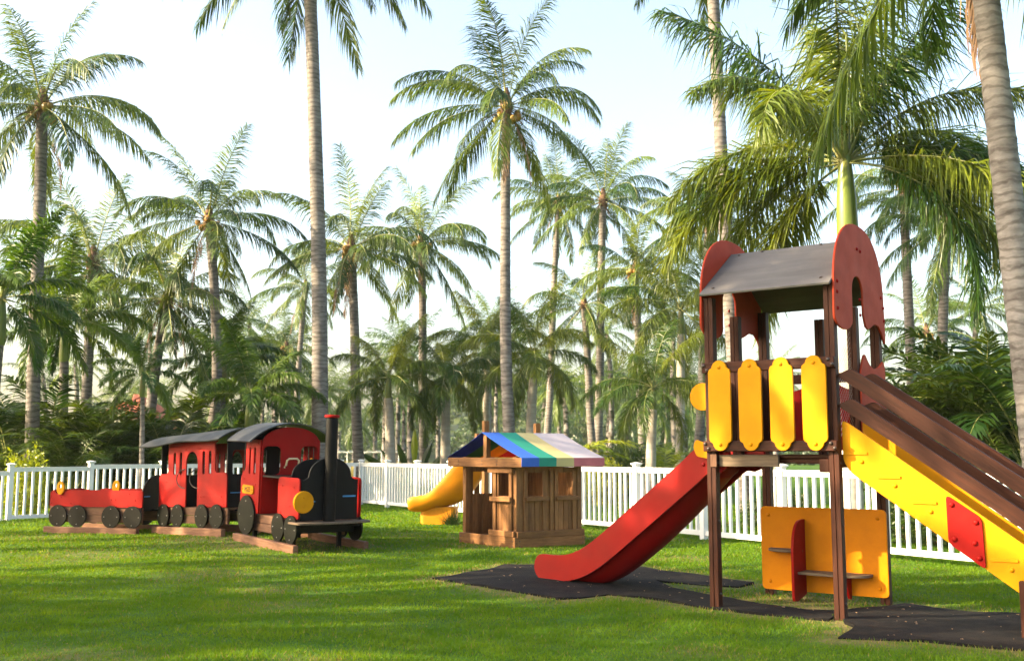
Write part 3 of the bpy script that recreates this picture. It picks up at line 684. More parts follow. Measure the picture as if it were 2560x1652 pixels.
side = [(.08, .48), (1.03, .48), (1.03, 1.25)] + arc(1.225, 1.25, .195, .21, 180, 0, 12)[1:-1] + [(1.42, 1.25), (1.42, .48), (2.38, .48), (2.38, 1.02), (2.34, 1.07), (2.05, 1.075), (2.0, 1.12), (1.995, 1.58), (2.08, 1.63), (.40, 1.63), (.40, 1.12), (.36, 1.075), (.13, 1.075), (.08, 1.02)]
holes = [slot(.585, .665, 1.05, 1.46), slot(.80, .88, 1.05, 1.46), slot(1.58, 1.66, 1.05, 1.46), slot(1.79, 1.87, 1.05, 1.46)]
for y, s in ((.09, -1), (Wc - .115, 1)):
    p_ = MB().prism(side, y, y + .025, holes=holes).build('side_panel', 'red', cg, bevel=.005)
    if s < 0: bolts(p_, ((.36, .93), (1.55, .66), (1.65, .66), (2.22, .66), (.42, .53), (2.30, .53), (1.03, 1.5), (1.13, 1.55), (1.42, 1.52), (1.5, 1.5)), y, r=.012)
    for x in (.30, .80, 1.62, 2.10): wheel(cg, x, y if s < 0 else y + .025, .325, .208, s)
for x, d in ((1.0, -1), (1.45, -1)):
    q = arc(x, .98, .20, .17, 90, 270, 12); MB().tube([(a, .088 - .05 * math.sin(math.pi * i / 12), b) for i, (a, b) in enumerate(q)], .010, 6).build('grab_handle', 'bolt_dark', cg)
for x in (.10, 2.33):
    ol = rpoly([(.116, .48), (Wc - .116, .48), (Wc - .116, 1.6), (.116, 1.6)], .01)
    hl = [rrect(.22, .50, 1.02, 1.46, .06), rrect(.62, .90, 1.02, 1.46, .06)]
    MB().prism(ol, x, x + .022, 'yz', holes=hl).build('end_panel', 'black', cg, bevel=.004)
MB().box(.25, .6, .12, Wc - .12, .76, .79).build('seat', 'black', cg); MB().box(1.7, 2.1, .12, Wc - .12, .76, .79).build('seat', 'black', cg)
MB().box(.6, .625, .12, Wc - .12, .48, 1.05).build('seat_back', 'black', cg); MB().box(1.68, 1.70, .12, Wc - .12, .48, 1.05).build('seat_back', 'black', cg)
def arch_roof(parent, x0, x1, y0, y1, z0, z1, th=.02, n=18, sag=0.0, name='roof'):
    c = (y0 + y1) / 2; h = (y1 - y0) / 2; rise = z1 - z0; Rr = (h * h + rise * rise) / (2 * rise); a = math.asin(h / Rr)
    vs = []; k = 8
    for i in range(k + 1):
        x = x0 + (x1 - x0) * i / k
        for tt in (0, th):
            for j in range(n + 1):
                q = -a + 2 * a * j / n; e = abs(q) / a
                vs.append((x, c + (Rr + tt) * math.sin(q), z1 - Rr + (Rr + tt) * math.cos(q) - sag * e ** 4 * math.sin(i / k * 9.0)))
    fs = []; m_ = 2 * (n + 1)
    for i in range(k):
        for j in range(n):
            a0 = i * m_ + j; fs.append((a0, a0 + 1, a0 + 1 + m_, a0 + m_)); b0 = a0 + n + 1; fs.append((b0, b0 + m_, b0 + 1 + m_, b0 + 1))
        for j in (0, n): a0 = i * m_ + j; b0 = a0 + n + 1; fs.append((a0, b0, b0 + m_, a0 + m_))
    for i in (0, k):
        for j in range(n): a0 = i * m_ + j; fs.append((a0, a0 + 1, a0 + 1 + n + 1, a0 + n + 1))
    return MB().add(vs, fs).build(name, 'train_roof', parent, ang=50)
rf = arch_roof(cg, -.24, 2.50, -.13, Wc + .10, 1.60, 1.80, sag=.022); rf.rotation_euler = (0, R(-1.2), 0); rf.location.z = -.02
for x, y, z in ((.45, .1, 1.705), (1.2, .1, 1.705)): bolt(rf, (x, y, z), .012, (0, -.3, 1), mat='bolt_steel')
for x in (.13, 2.3):
    MB().prism([(.116, 1.60), (Wc - .116, 1.60)] + arc(Wc / 2, 1.60, Wc / 2 - .116, .165, 0, 180, 14)[1:-1], x, x + .02, 'yz').build('gable_panel', 'black', cg)
MB().bar((Lc - .05, Wc / 2, .43), (Lc + .32, Wc / 2 - .03, .43), .5, .03).build('coupling', 'black', cg)
MB().box(2.356, 2.37, .18, .42, .72, .735).build('stripe', 'blue_paint', cg)

# --- locomotive
lo = thing('toy_locomotive', (-4.56, 17.30, float(ground_z(-4.56, 17.3))), R(-52), 'red and black toy locomotive with tall black chimney, front of the train', 'toy train', ry=R(1.6))
Ll, Wl = 2.2, 1.24
for y in (-.02, Wl - .07): MB().box(0, Ll, y, y + .09, -.03, .115).build('sleeper_beam', 'beam_wood_x', lo, bevel=.012)
for k in range(2): MB().box(.10, 1.75, .15 + .001 * k, .195, .19 + k * .135, .32 + k * .135).build('side_beam', 'beam_wood_x', lo, bevel=.008)
MB().box(.10, 1.75, Wl - .195, Wl - .15, .19, .455).build('side_beam', 'beam_wood_x', lo, bevel=.008)
for k in range(5): MB().box(.10, 2.05, .20 + k * .17, .36 + k * .17, .425, .455).build('floor_plank', 'beam_wood_x', lo, bevel=.005)
for x in (1.49, 1.925): MB().box(x - .05, x + .05, .12, Wl - .12, .26, .40).build('shade_block', 'black', lo, bevel=.01)  # black blocks added to darken the open space under the engine
for x in (.31, 1.7):
    for y in (.20, Wl - .26): MB().box(x - .03, x + .03, y, y + .06, -.1, .42).build('leg', 'black', lo)
cs = [(.02, .47), (.70, .47), (.70, 1.64), (.16, 1.64), (.16, 1.18), (.12, 1.12), (.04, 1.08), (.0, 1.0), (.0, .60)]
cs = rpoly(cs, .03)
for y, s in ((.09, -1), (Wl - .115, 1)):
    p_ = MB().prism(cs, y, y + .025, holes=[slot(.285, .355, 1.08, 1.52), slot(.47, .54, 1.08, 1.52)]).build('cab_side', 'red', lo, bevel=.005)
    if s < 0: bolts(p_, ((.58, .92), (.62, .53), (.12, 1.0), (.30, 1.58), (.62, 1.58)), y, r=.012)
    wheel(lo, .31, y if s < 0 else y + .025, .425, .315, s)
    fs_ = rpoly([(1.42, .48), (2.12, .48), (2.12, 1.09, .08), (1.42, 1.09, .08)], .06)
    q_ = MB().prism(fs_, y, y + .025).build('box_side', 'red', lo, bevel=.005)
    if s < 0: bolts(q_, ((1.55, .96), (1.95, .95), (1.83, .66), (1.52, .56)), y, r=.013)
    for x in (1.49, 1.925): wheel(lo, x, y if s < 0 else y + .025, .325, .213, s)
# number plate
np_ = MB().prism([(.10, .87), (.13, .905), (.50, .905), (.53, .87), (.53, .80), (.50, .765), (.13, .765), (.10, .80)], .068, .0895).build('number_plate', 'yellow', lo, bevel=.004)
for x in (.135, .495): bolt(np_, (x, .068, .835), .011, (0, -1, 0), mat='red')
cu = bpy.data.curves.new('lettering', 'FONT'); cu.body = 'M525'; cu.size = .105; cu.extrude = .002; cu.align_x = 'CENTER'; cu.align_y = 'CENTER'; cu.space_character = 1.0
tx = bpy.data.objects.new('lettering_tmp', cu); COL.objects.link(tx)
bpy.context.view_layer.update()
tm = bpy.data.meshes.new_from_object(tx); bpy.data.objects.remove(tx); tm.materials.clear(); tm.materials.append(MATS['lettering'])
lt = link('lettering', tm, np_, (.315, .0665, .835), (R(90), 0, 0)); lt.scale = (.95, 1.1, 1)
# cab walls
cabf = [(.116, .47), (Wl - .116, .47), (Wl - .116, 1.60)] + arc(Wl / 2, 1.60, Wl / 2 - .116, .25, 0, 180, 16)[1:-1] + [(.116, 1.60)]
wins = [rrect(.14, .44, 1.08, 1.54, .08), rrect(Wl - .44, Wl - .14, 1.08, 1.54, .08)]
MB().prism(cabf, .702, .725, 'yz', holes=wins).build('cab_front', 'red', lo, bevel=.005)
MB().prism(cabf, .04, .062, 'yz', holes=[rrect(.20, .50, 1.05, 1.5, .08), rrect(.74, 1.04, 1.05, 1.5, .08)]).build('cab_back', 'black', lo, bevel=.005)
arch_roof(lo, -.10, .80, -.13, Wl + .13, 1.60, 1.90)
for y, z in ((.17, .92), (.17, .55), (.2, 1.6), (1.05, 1.6), (.3, 1.02)): bolt(lo, (.725, y, z), .012, (1, 0, 0), mat='red')
hd = MB().tube([(.727, .51, 1.20), (.78, .51, 1.235), (.80, .515, 1.31), (.80, .55, 1.34), (.80, .69, 1.34), (.80, .725, 1.31), (.78, .73, 1.235), (.727, .73, 1.20)], .017, 8).build('grab_handle', 'cream_plastic', lo)
# driver's shelf, inner red box, inner arch panel
MB().prism(rpoly([(.73, .13), (1.42, .13), (1.42, Wl - .13), (.73, Wl - .13)], .03), 1.055, 1.08, 'xy').build('shelf', 'black', lo, bevel=.004)
MB().box(.98, 1.42, .30, .325, .456, 1.054).build('inner_panel', 'red', lo); MB().box(.98, 1.42, Wl - .325, Wl - .30, .456, 1.054).build('inner_panel', 'red', lo)
MB().box(.96, .979, .30, Wl - .30, .456, 1.054).build('inner_panel', 'red', lo)
def boiler(z_top):
    sh = 1.065; a = Wl - .14; b = .14; c = Wl / 2; r = .36
    return ([(b, .46), (a, .46), (a, sh)] + [(c + r + .06, sh + .005), (c + r + .015, sh + .03)] + arc(c, sh + .05, r, z_top - sh - .05, 0, 180, 22) + [(c - r - .015, sh + .03), (c - r - .06, sh + .005), (b, sh)])
MB().prism(boiler(1.40), 2.06, 2.085, 'yz').build('boiler_front', 'black', lo, bevel=.005)
MB().prism(boiler(1.36), 1.50, 1.525, 'yz').build('boiler_back', 'black', lo, bevel=.005)
el = arc(Wl * .60, 1.21, .075, .15, 0, 360, 24)[:-1]
MB().prism(el, 1.20, 1.222, 'yz').build('bell_panel', 'yellow', lo, bevel=.004)
ch = MB().lathe([(.093, .445), (.093, 2.02)], (2.12, Wl / 2 - .02, 0), n=28).build('chimney', 'black', lo)
MB().lathe([(.098, 2.0), (.118, 2.012), (.118, 2.035), (.105, 2.048), (.085, 2.048)], (2.12, Wl / 2 - .02, 0), n=28).build('rim', 'red', ch)
hl_ = MB().lathe([(.166, 0), (.166, .02), (.155, .03)], (2.13, .155, .74), n=36, axis='x').build('headlamp', 'yellow', lo, ang=30)
for z in (.67, .81): bolt(hl_, (2.16, .155, z), .016, (1, 0, 0), mat='yellow')
MB().box(2.09, 2.13, .02, .30, .72, .76).build('lamp_bracket', 'black', lo)
MB().box(2.086, 2.10, .28, .37, .735, .752).build('stripe', 'blue_paint', lo); MB().box(2.086, 2.10, .84, 1.06, .80, .822).build('stripe', 'blue_paint', lo)
bump_o = rpoly([(1.98, -.02), (2.30, .0, .06), (2.36, .32, .2), (2.38, Wl / 2, .2), (2.36, Wl - .32, .2), (2.30, Wl + .0, .06), (1.98, Wl + .02)], .04)
MB().prism(bump_o, .418, .446, 'xy').build('bumper', 'old_plank', lo, bevel=.006)
MB().box(2.10, 2.16, .12, Wl - .12, .36, .417).build('bumper_beam', 'black', lo, bevel=.005)

# ---------------------------------------------------------------- playhouse
ph = thing('playhouse', HOUSE_O, HOUSE_A, 'wooden playhouse with blue, green, yellow and lilac striped canvas roof', 'playhouse')
HW, HD = 1.5, 1.37
RX = lambda n, x0, x1, y0, y1, z0, z1, g, bv=.006: MB().box(x0, x1, y0, y1, z0, z1).build(n, 'house_wood_' + g, ph, bevel=bv)
# sills on the ground
RX('base_beam', -.03, HW + .02, -.035, .01, -.03, .17, 'x'); RX('base_beam', HW - .02, HW + .023, .012, HD + .03, -.03, .155, 'y'); RX('base_beam', -.032, .01, .012, HD + .03, -.03, .155, 'y'); RX('base_beam', -.03, HW + .02, HD - .01, HD + .032, -.03, .17, 'x')
RX('plinth', .82, HW - .01, -.045, -.001, .172, .262, 'x'); RX('plinth', HW - .018, HW + .03, .014, HD + .02, .157, .255, 'y')
# corner posts
for x, y in ((.045, .06), (HW - .055, .06), (.045, HD - .05), (HW - .055, HD - .05)): RX('corner_post', x - .045, x + .045, y - .045, y + .045, .0, 1.42, 'z')
def planks(axis, fixed, a0, a1, z0, z1, n, gap=.006, hole=()):
    w = (a1 - a0) / n
    for k in range(n):
        p0, p1 = a0 + k * w + gap / 2, a0 + (k + 1) * w - gap / 2
        segs = [(z0, z1)]
        for h0, h1, hz0, hz1 in hole:
            if p0 < h1 - .01 and p1 > h0 + .01: segs = [(z0, hz0), (hz1, z1)]
        for s0, s1 in segs:
            j = .003 * ((k * 7) % 3)
            if axis == 'x': RX('plank', p0, p1, fixed + j, fixed + .022 + j, s0, s1, 'z', .003)
            else: RX('plank', fixed - .022 - j, fixed - j, p0, p1, s0, s1, 'z', .003)
# front wall beside the door
planks('x', .012, .92, 1.40, .25, 1.22, 5, hole=[(1.015, 1.305, .80, 1.16)])
RX('trim', .90, .985, -.02, .011, .25, 1.22, 'z'); RX('trim', 1.335, 1.41, -.0205, .011, .25, 1.22, 'z'); RX('sill', .885, 1.43, -.075, -.021, .715, .79, 'x'); RX('lintel', .80, 1.46, -.05, .010, 1.165, 1.245, 'x')
# right wall
planks('y', HW - .02, .10, HD - .09, .22, 1.25, 12, hole=[(.235, .535, .80, 1.17), (.86, 1.16, .80, 1.17)])
for y0 in (.235, .86):
    RX('trim', HW - .019, HW + .004, y0 - .075, y0 - .002, .25, 1.2, 'z'); RX('trim', HW - .019, HW + .004, y0 + .302, y0 + .375, .25, 1.2, 'z')
    RX('sill', HW + .0045, HW + .055, y0 - .06, y0 + .40, .725, .79, 'y')
RX('trim', HW - .018, HW + .008, .69, .755, .25, 1.2, 'z')
# left and back walls
planks('y', .045, .10, HD - .09, .15, 1.25, 12, hole=[(.21, .53, .80, 1.17)])
planks('x', HD - .03, .09, HW - .1, .15, 1.25, 13)
for k in range(9): RX('floor_plank', .05 + k * .156, .05 + k * .156 + .15, .02, HD - .03, .10, .13, 'y', .002)
# roof frame
RX('gable_beam', -.27, HW + .30, -.115, -.07, 1.255, 1.405, 'x', .01); RX('gable_beam', -.27, HW + .30, HD + .16, HD + .20, 1.255, 1.395, 'x', .01)
RX('king_post', .705, .795, -.066, .02, 1.25, 1.80, 'z'); RX('king_post', .705, .795, HD + .07, HD + .155, 1.25, 1.78, 'z')
RX('ridge_beam', .725, .775, .021, HD + .07, 1.70, 1.765, 'y'); RX('eave_beam', HW + .24, HW + .29, -.069, HD + .159, 1.262, 1.392, 'y'); RX('eave_beam', -.26, -.21, -.069, HD + .159, 1.262, 1.392, 'y')
for x in (.06, .74, 1.15):
    for z in (1.30, 1.355): bolt(ph, (x, -.115, z), .012, mat='bolt_dark')
for z in (.03, .11): bolt(ph, (.02, -.035, z), .012); bolt(ph, (HW - .04, -.035, z), .012); bolt(ph, (HW + .023, .06, z), .012, (1, 0, 0)); bolt(ph, (HW + .023, HD - .02, z), .012, (1, 0, 0))
# canvas: five stripes front to back, one piece over the ridge each side plus the valance
ye = [-.125, .22, .57, .93, 1.30, HD + .215][:6]
cols_r = ['canvas_blue', 'canvas_teal', 'canvas_sand', 'canvas_lilac', 'canvas_lilac']; cols_l = ['canvas_navy', 'canvas_green', 'canvas_orange', 'canvas_red', 'canvas_cream']; cols_v = ['canvas_blue', 'canvas_teal', 'canvas_sand', 'canvas_pink', 'canvas_pink']
def sheet(name, mat, P, nx=10, ny=4, sag=.02, th=.004):
    """slightly sagging cloth over corners P = (a, b, c, d), a-b ridge, d-c eave"""
    a, b, c, d = [Vector(p) for p in P]; vs = []; nrm = (b - a).cross(d - a).normalized()
    for i in range(nx + 1):
        for j in range(ny + 1):
            u, v = i / nx, j / ny; q = a.lerp(b, v).lerp(d.lerp(c, v), u) + Vector((0, 0, -sag * math.sin(math.pi * u))); vs.append(q)
    n0 = len(vs); vs += [q + nrm * th for q in vs]; fs = []
    for i in range(nx):
        for j in range(ny):
            k = i * (ny + 1) + j; fs.append((k, k + 1, k + ny + 2, k + ny + 1)); fs.append((k + n0, k + ny + 1 + n0, k + ny + 2 + n0, k + 1 + n0))
    for i in range(nx):
        for k in (i * (ny + 1), i * (ny + 1) + ny): fs.append((k, k + ny + 1, k + ny + 1 + n0, k + n0))
    for j in range(ny):
        for k in (j, nx * (ny + 1) + j): fs.append((k, k + 1, k + 1 + n0, k + n0))
    return MB().add(vs, fs).build(name, mat, ph)
for k in range(5):
    y0, y1 = ye[k], ye[k + 1]
    sheet('canvas_stripe', cols_r[k], ((.75, y0, 1.815), (.75, y1, 1.815), (HW + .315, y1, 1.405), (HW + .315, y0, 1.405)))
    sheet('canvas_stripe', cols_l[k], ((.748, y0, 1.811), (.748, y1, 1.811), (-.285, y1, 1.405), (-.285, y0, 1.405)))
    sheet('valance', cols_v[k], ((HW + .317, y0, 1.403), (HW + .317, y1, 1.403), (HW + .315, y1, 1.27), (HW + .315, y0, 1.27)), 3, 4, 0)

# ---------------------------------------------------------------- yellow slide behind the playhouse
ya = R(-152)
yo = Vector((-.02, 22.35, 0))
yp = thing('slide_platform', (yo.x, yo.y, 0), R(28) + 0, 'wooden slide platform whose two posts rise above the playhouse roof', 'platform')
for px, Yp, top in ((1213, 21.6, 1052), (1343, 21.6, 1058)):
    b = base_at(px, Yp); zt = at(px, top, Yp).z; q = Matrix.Rotation(-R(28), 3, 'Z') @ (b - Vector((yo.x, yo.y, 0)))
    MB().box(q.x - .055, q.x + .055, q.y - .055, q.y + .055, -.1, zt).build('post', 'house_wood_z', yp, bevel=.006)
for k in range(6): MB().box(-.62 + k * .2, -.43 + k * .2, -.75, .55, 1.16, 1.2).build('deck_plank', 'house_wood_y', yp, bevel=.003)
for x in (-.56, .5):
    MB().box(x - .045, x + .045, .45, .54, -.1, 1.9).build('post', 'house_wood_z', yp, bevel=.006)
ys = thing('slide', (-.62, 22.2, 0), R(172), 'yellow plastic slide on a yellow foot, coming down behind the playhouse', 'slide')
YC = spline([(-.25, 1.52), (.0, 1.48), (.38, 1.10), (.70, .74), (.95, .50), (1.2, .385), (1.54, .36)], 48)
def yslide():
    prof = [(.29, .19), (.33, .215), (.36, .19), (.365, .10), (.33, -.03), (.22, -.10), (0, -.12), (-.22, -.10), (-.33, -.03), (-.365, .10), (-.36, .19), (-.33, .215), (-.29, .19), (-.26, .06), (-.16, .0), (0, -.015), (.16, .0), (.26, .06)]
    tg = np.gradient(YC, axis=0); tg /= np.linalg.norm(tg, axis=1)[:, None]; vs = []; n = len(prof)
    for i, (c, t) in enumerate(zip(YC, tg)):
        n_ = np.array([-t[1], t[0]]); n_ = n_ if n_[1] > 0 else -n_
        e = max(0.0, (i - len(YC) + 5) / 4.0); k_ = 1 - .25 * e * e; dp = 1 + 2.4 * math.sin(math.pi * min(1, max(0, (i - 4) / 30.0)))
        for y, h in prof: h_ = h * dp if h < -.02 and abs(y) < .35 else h; vs.append((c[0] + n_[0] * h_ * k_, y * (1 - .10 * e * e), c[1] + n_[1] * h_ * k_))
    fs = []
    for i in range(len(YC) - 1):
        for j in range(n): a = i * n + j; b = i * n + (j + 1) % n; fs.append((a, b, b + n, a + n))
    fs.append(tuple(range(n))); fs.append(tuple(range((len(YC) - 1) * n, len(YC) * n)))
    return MB().add(vs, fs)
yslide().build('chute', 'slide_yellow', ys, ang=60)
MB().prism(rpoly([(.55, -.22), (1.30, -.22), (1.30, .22), (.55, .22)], .1, 6), -.03, .36, 'xy').build('foot', 'slide_yellow', ys, bevel=.01)
# ---------------------------------------------------------------- palms
def frond_arrays(L, a0, arch, n, ll, lw, hang, rng, rows=1, petiole=.13, fwd=(30, 62), vee=.25, rag=.12, power=1.25, rw=.022, thin=0.0, wild=.5):
    """a feather leaf growing along +X from the origin with start elevation a0; leaflets hang by weight. Returns leaflet and rachis arrays."""
    S = 22; s = np.linspace(0, 1, S); ang = np.radians(a0) - np.radians(arch) * s ** power
    sway = np.radians(rng.uniform(-14, 14)) * s ** 1.5
    dx = np.cos(ang) * np.cos(sway); dy = np.cos(ang) * np.sin(sway); dz = np.sin(ang)
    st = L / (S - 1); P = np.stack([np.cumsum(dx), np.cumsum(dy), np.cumsum(dz)], 1) * st; P -= P[0]
    T = np.stack([dx, dy, dz], 1)
    V = []; F = []; o = 0
    # rachis: flat three-sided bar
    RV = []; RF = []
    for i in range(S):
        side = np.cross(T[i], [0, 0, 1.0]); side /= np.linalg.norm(side) + 1e-6; up = np.cross(side, T[i]); w = rw * (1.25 - 1.1 * s[i]) * (1.6 if s[i] < .06 else 1)
        RV += [P[i] + side * w, P[i] - side * w, P[i] + up * w * .8]
    for i in range(S - 1):
        a = i * 3
        for j in range(3): b = a + j; c = a + (j + 1) % 3; RF += [(b, c, c + 3), (b, c + 3, b + 3)]
    for side_s in (-1, 1):
        for k in range(n):
            for r_ in range(rows):
                if rng.random() < thin: continue
                q = petiole + (1 - petiole) * ((k + rng.uniform(-.3, .3)) / (n - 1)); q = min(max(q, petiole), .998)
                f = q * (S - 1); i = min(int(f), S - 2); fr = f - i
                p = P[i] * (1 - fr) + P[i + 1] * fr; t = T[i] * (1 - fr) + T[i + 1] * fr; t /= np.linalg.norm(t)
                sd = np.cross(t, [0, 0, 1.0]); sd /= np.linalg.norm(sd) + 1e-6; sd = sd * side_s; up = np.cross(t, sd) * -side_s
                if up[2] < 0: up = -up
                qq = (q - petiole) / (1 - petiole)
                prof = min(1.0, .45 + 2.2 * qq) * (1 - .62 * max(0, (qq - .45) / .55) ** 1.6)
                ln = ll * prof * rng.uniform(1 - rag, 1 + rag * .6)
                fa = np.radians(fwd[0] + (fwd[1] - fwd[0]) * qq + rng.uniform(-16, 16) * wild)
                v_ = vee + (rng.uniform(-.75, .75) if rows > 1 else rng.uniform(-.12, .12))
                d0 = sd * np.cos(fa) + t * np.sin(fa) + up * v_; d0 /= np.linalg.norm(d0)
                h = hang * rng.uniform(1 - .6 * wild, 1 + .6 * wild)
                d1 = d0 + np.array([0, 0, -h * .55]); d1 /= np.linalg.norm(d1); d2 = d1 + np.array([0, 0, -h]) + rng.uniform(-.12, .12, 3); d2 /= np.linalg.norm(d2)
                p1 = p + d1 * ln * .45; p2 = p1 + d2 * ln * .55
                wd = t - d1 * np.dot(t, d1); wd /= np.linalg.norm(wd) + 1e-6; tw = rng.uniform(-1.1, 1.1) * wild; nn = np.cross(d1, wd); wd = wd * np.cos(tw) + nn * np.sin(tw)
                w = lw * (.55 + .45 * prof)
                V += [p - wd * w * .35, p + wd * w * .35, p1 - wd * w * .5, p1 + wd * w * .5, p2]
                F += [(o, o + 1, o + 3), (o, o + 3, o + 2), (o + 2, o + 3, o + 4)]; o += 5
    return np.array(V), np.array(F), np.array(RV), np.array(RF)
def frond_mesh(name, leafmat, rachmat, *a, **k):
    V, F, RV, RF = frond_arrays(*a, **k)
    me = np_mesh(name, np.concatenate([V, RV]), np.concatenate([F, RF + len(V)]), leafmat)
    me.materials.append(MATS[rachmat]); mi = np.zeros(len(F) + len(RF), np.int32); mi[len(F):] = 1
    me.polygons.foreach_set('material_index', mi)
    return me
ELEV = [82, 66, 50, 36, 22, 8, -8, -26, -48]
rng0 = np.random.default_rng(11)
COCO = {}; ROYAL = {}; FOX = {}
for e in ELEV:
    arch = {82: 38, 66: 66, 50: 84, 36: 86, 22: 80, 8: 66, -8: 54, -26: 42, -48: 26}[e]
    COCO[e] = [frond_mesh('frond', 'coconut_leaf', 'rachis', 3.4, e, arch * rng0.uniform(.85, 1.2), 90, .86, .030, .7 if e > 60 else 1.25, rng0, rag=.3, thin=.10, vee=.1, power=1.7) for _ in range(3)]
for e in ELEV[:-1]:
    arch = 62 + (18 if e < 55 else -14)
    ROYAL[e] = [frond_mesh('frond', 'royal_leaf', 'rachis', 3.4, e, arch * rng0.uniform(.85, 1.2), 104, .92, .025, 1.25, rng0, rows=2, vee=.05, rag=.3, petiole=.16, fwd=(18, 58), wild=1.15) for _ in range(3)]
    FOX[e] = [frond_mesh('frond', 'fox_leaf', 'rachis', 2.6, e, (arch - 6) * rng0.uniform(.85, 1.15), 70, .60, .036, .7, rng0, rows=2, vee=.15, rag=.22, petiole=.15, fwd=(22, 60)) for _ in range(3)]
DRY = [frond_mesh('dry_frond', 'dry_frond', 'dry_frond', 2.6, -60, 28, 40, .55, .03, 1.8, rng0, rag=.5, thin=.25) for _ in range(3)]
def catmull(P, n):
    P = [np.array(p, float) for p in P]; P = [2 * P[0] - P[1]] + P + [2 * P[-1] - P[-2]]; out = []
    m = len(P) - 3
    for i in range(n + 1):
        u = i / n * m; k = min(int(u), m - 1); t = u - k; p0, p1, p2, p3 = P[k:k + 4]
        out.append(.5 * (2 * p1 + (p2 - p0) * t + (2 * p0 - 5 * p1 + 4 * p2 - p3) * t * t + (3 * p1 - p0 - 3 * p2 + p3) * t ** 3))
    return np.array(out)
def trunk_mesh(name, path, r0, r1, mat, ring=.11, n=12, flare=.5, amp=.05, rng=None):
    """ringed, tapering palm trunk along a curved path, base at the first point"""
    Ls = float(np.sum(np.linalg.norm(np.diff(np.array(path), axis=0), axis=1))); N = max(12, int(Ls / ring * 2))
    C = catmull(path, N); rng = rng or np.random.default_rng(1); vs = []; fs = []
    for i, c in enumerate(C):
        h = i / N; hh = h * Ls
        r = r0 + (r1 - r0) * min(1, h ** .8) + flare * r0 * math.exp(-hh / .45)
        r *= 1 + (amp if i % 2 else -amp * .3) * rng.uniform(.5, 1.4)
        t = C[min(i + 1, N)] - C[max(i - 1, 0)]; t /= np.linalg.norm(t); s = np.cross(t, [0, 1.0, 0]); s /= np.linalg.norm(s); u = np.cross(s, t)
        tilt = rng.uniform(-.02, .02)
        for k in range(n):
            a = 2 * math.pi * k / n; rr = r * (1 + rng.uniform(-.03, .03)); vs.append(c + (s * math.cos(a) + u * math.sin(a)) * rr + t * (tilt * math.cos(a + i)))
    for i in range(N):
        for k in range(n): a = i * n + k; b = i * n + (k + 1) % n; fs += [(a, b, b + n), (a, b + n, a + n)]
    return np_mesh(name, np.array(vs), np.array(fs), mat, True)
def heart_mesh(kind, seed):
    rng = random.Random(seed); m = MB()
    if kind == 'royal':
        m.lathe([(.13, -1.25), (.155, -1.1), (.14, -.6), (.10, -.15), (.06, .25)], n=12); return m.mesh('crown', 'crownshaft')
    m.lathe([(.11, -.45), (.17, -.2), (.20, .0), (.13, .25), (.05, .5)], n=10)
    for k in range(14):
        a = rng.uniform(0, 6.28); e = rng.uniform(-1.1, .2); L = rng.uniform(.3, .75); d = Vector((math.cos(a) * math.cos(e), math.sin(a) * math.cos(e), math.sin(e)))
        p = d * .12 + Vector((0, 0, rng.uniform(-.25, .1))); m.bar(p, p + d * L + Vector((0, 0, -.2 * rng.random())), .045, .012)
    return m.mesh('crown', 'fibre')
HEART = {'coconut': [heart_mesh('coconut', i) for i in range(3)], 'royal': [heart_mesh('royal', i) for i in range(2)]}
def nuts_mesh(seed):
    rng = random.Random(seed); m = MB()
    for k in range(11):
        a = rng.uniform(0, 6.28); c = (math.cos(a) * rng.uniform(.18, .38), math.sin(a) * rng.uniform(.18, .38), rng.uniform(-.5, -.05)); r = rng.uniform(.085, .12)
        m.lathe([(r * math.sin(q) + .002, -1.15 * r * math.cos(q)) for q in np.linspace(.1, 3.04, 7)], c, n=9)
    return m.mesh('coconuts', 'coconut_husk')
NUTS = [nuts_mesh(i) for i in range(3)]
PALM_BASES = []
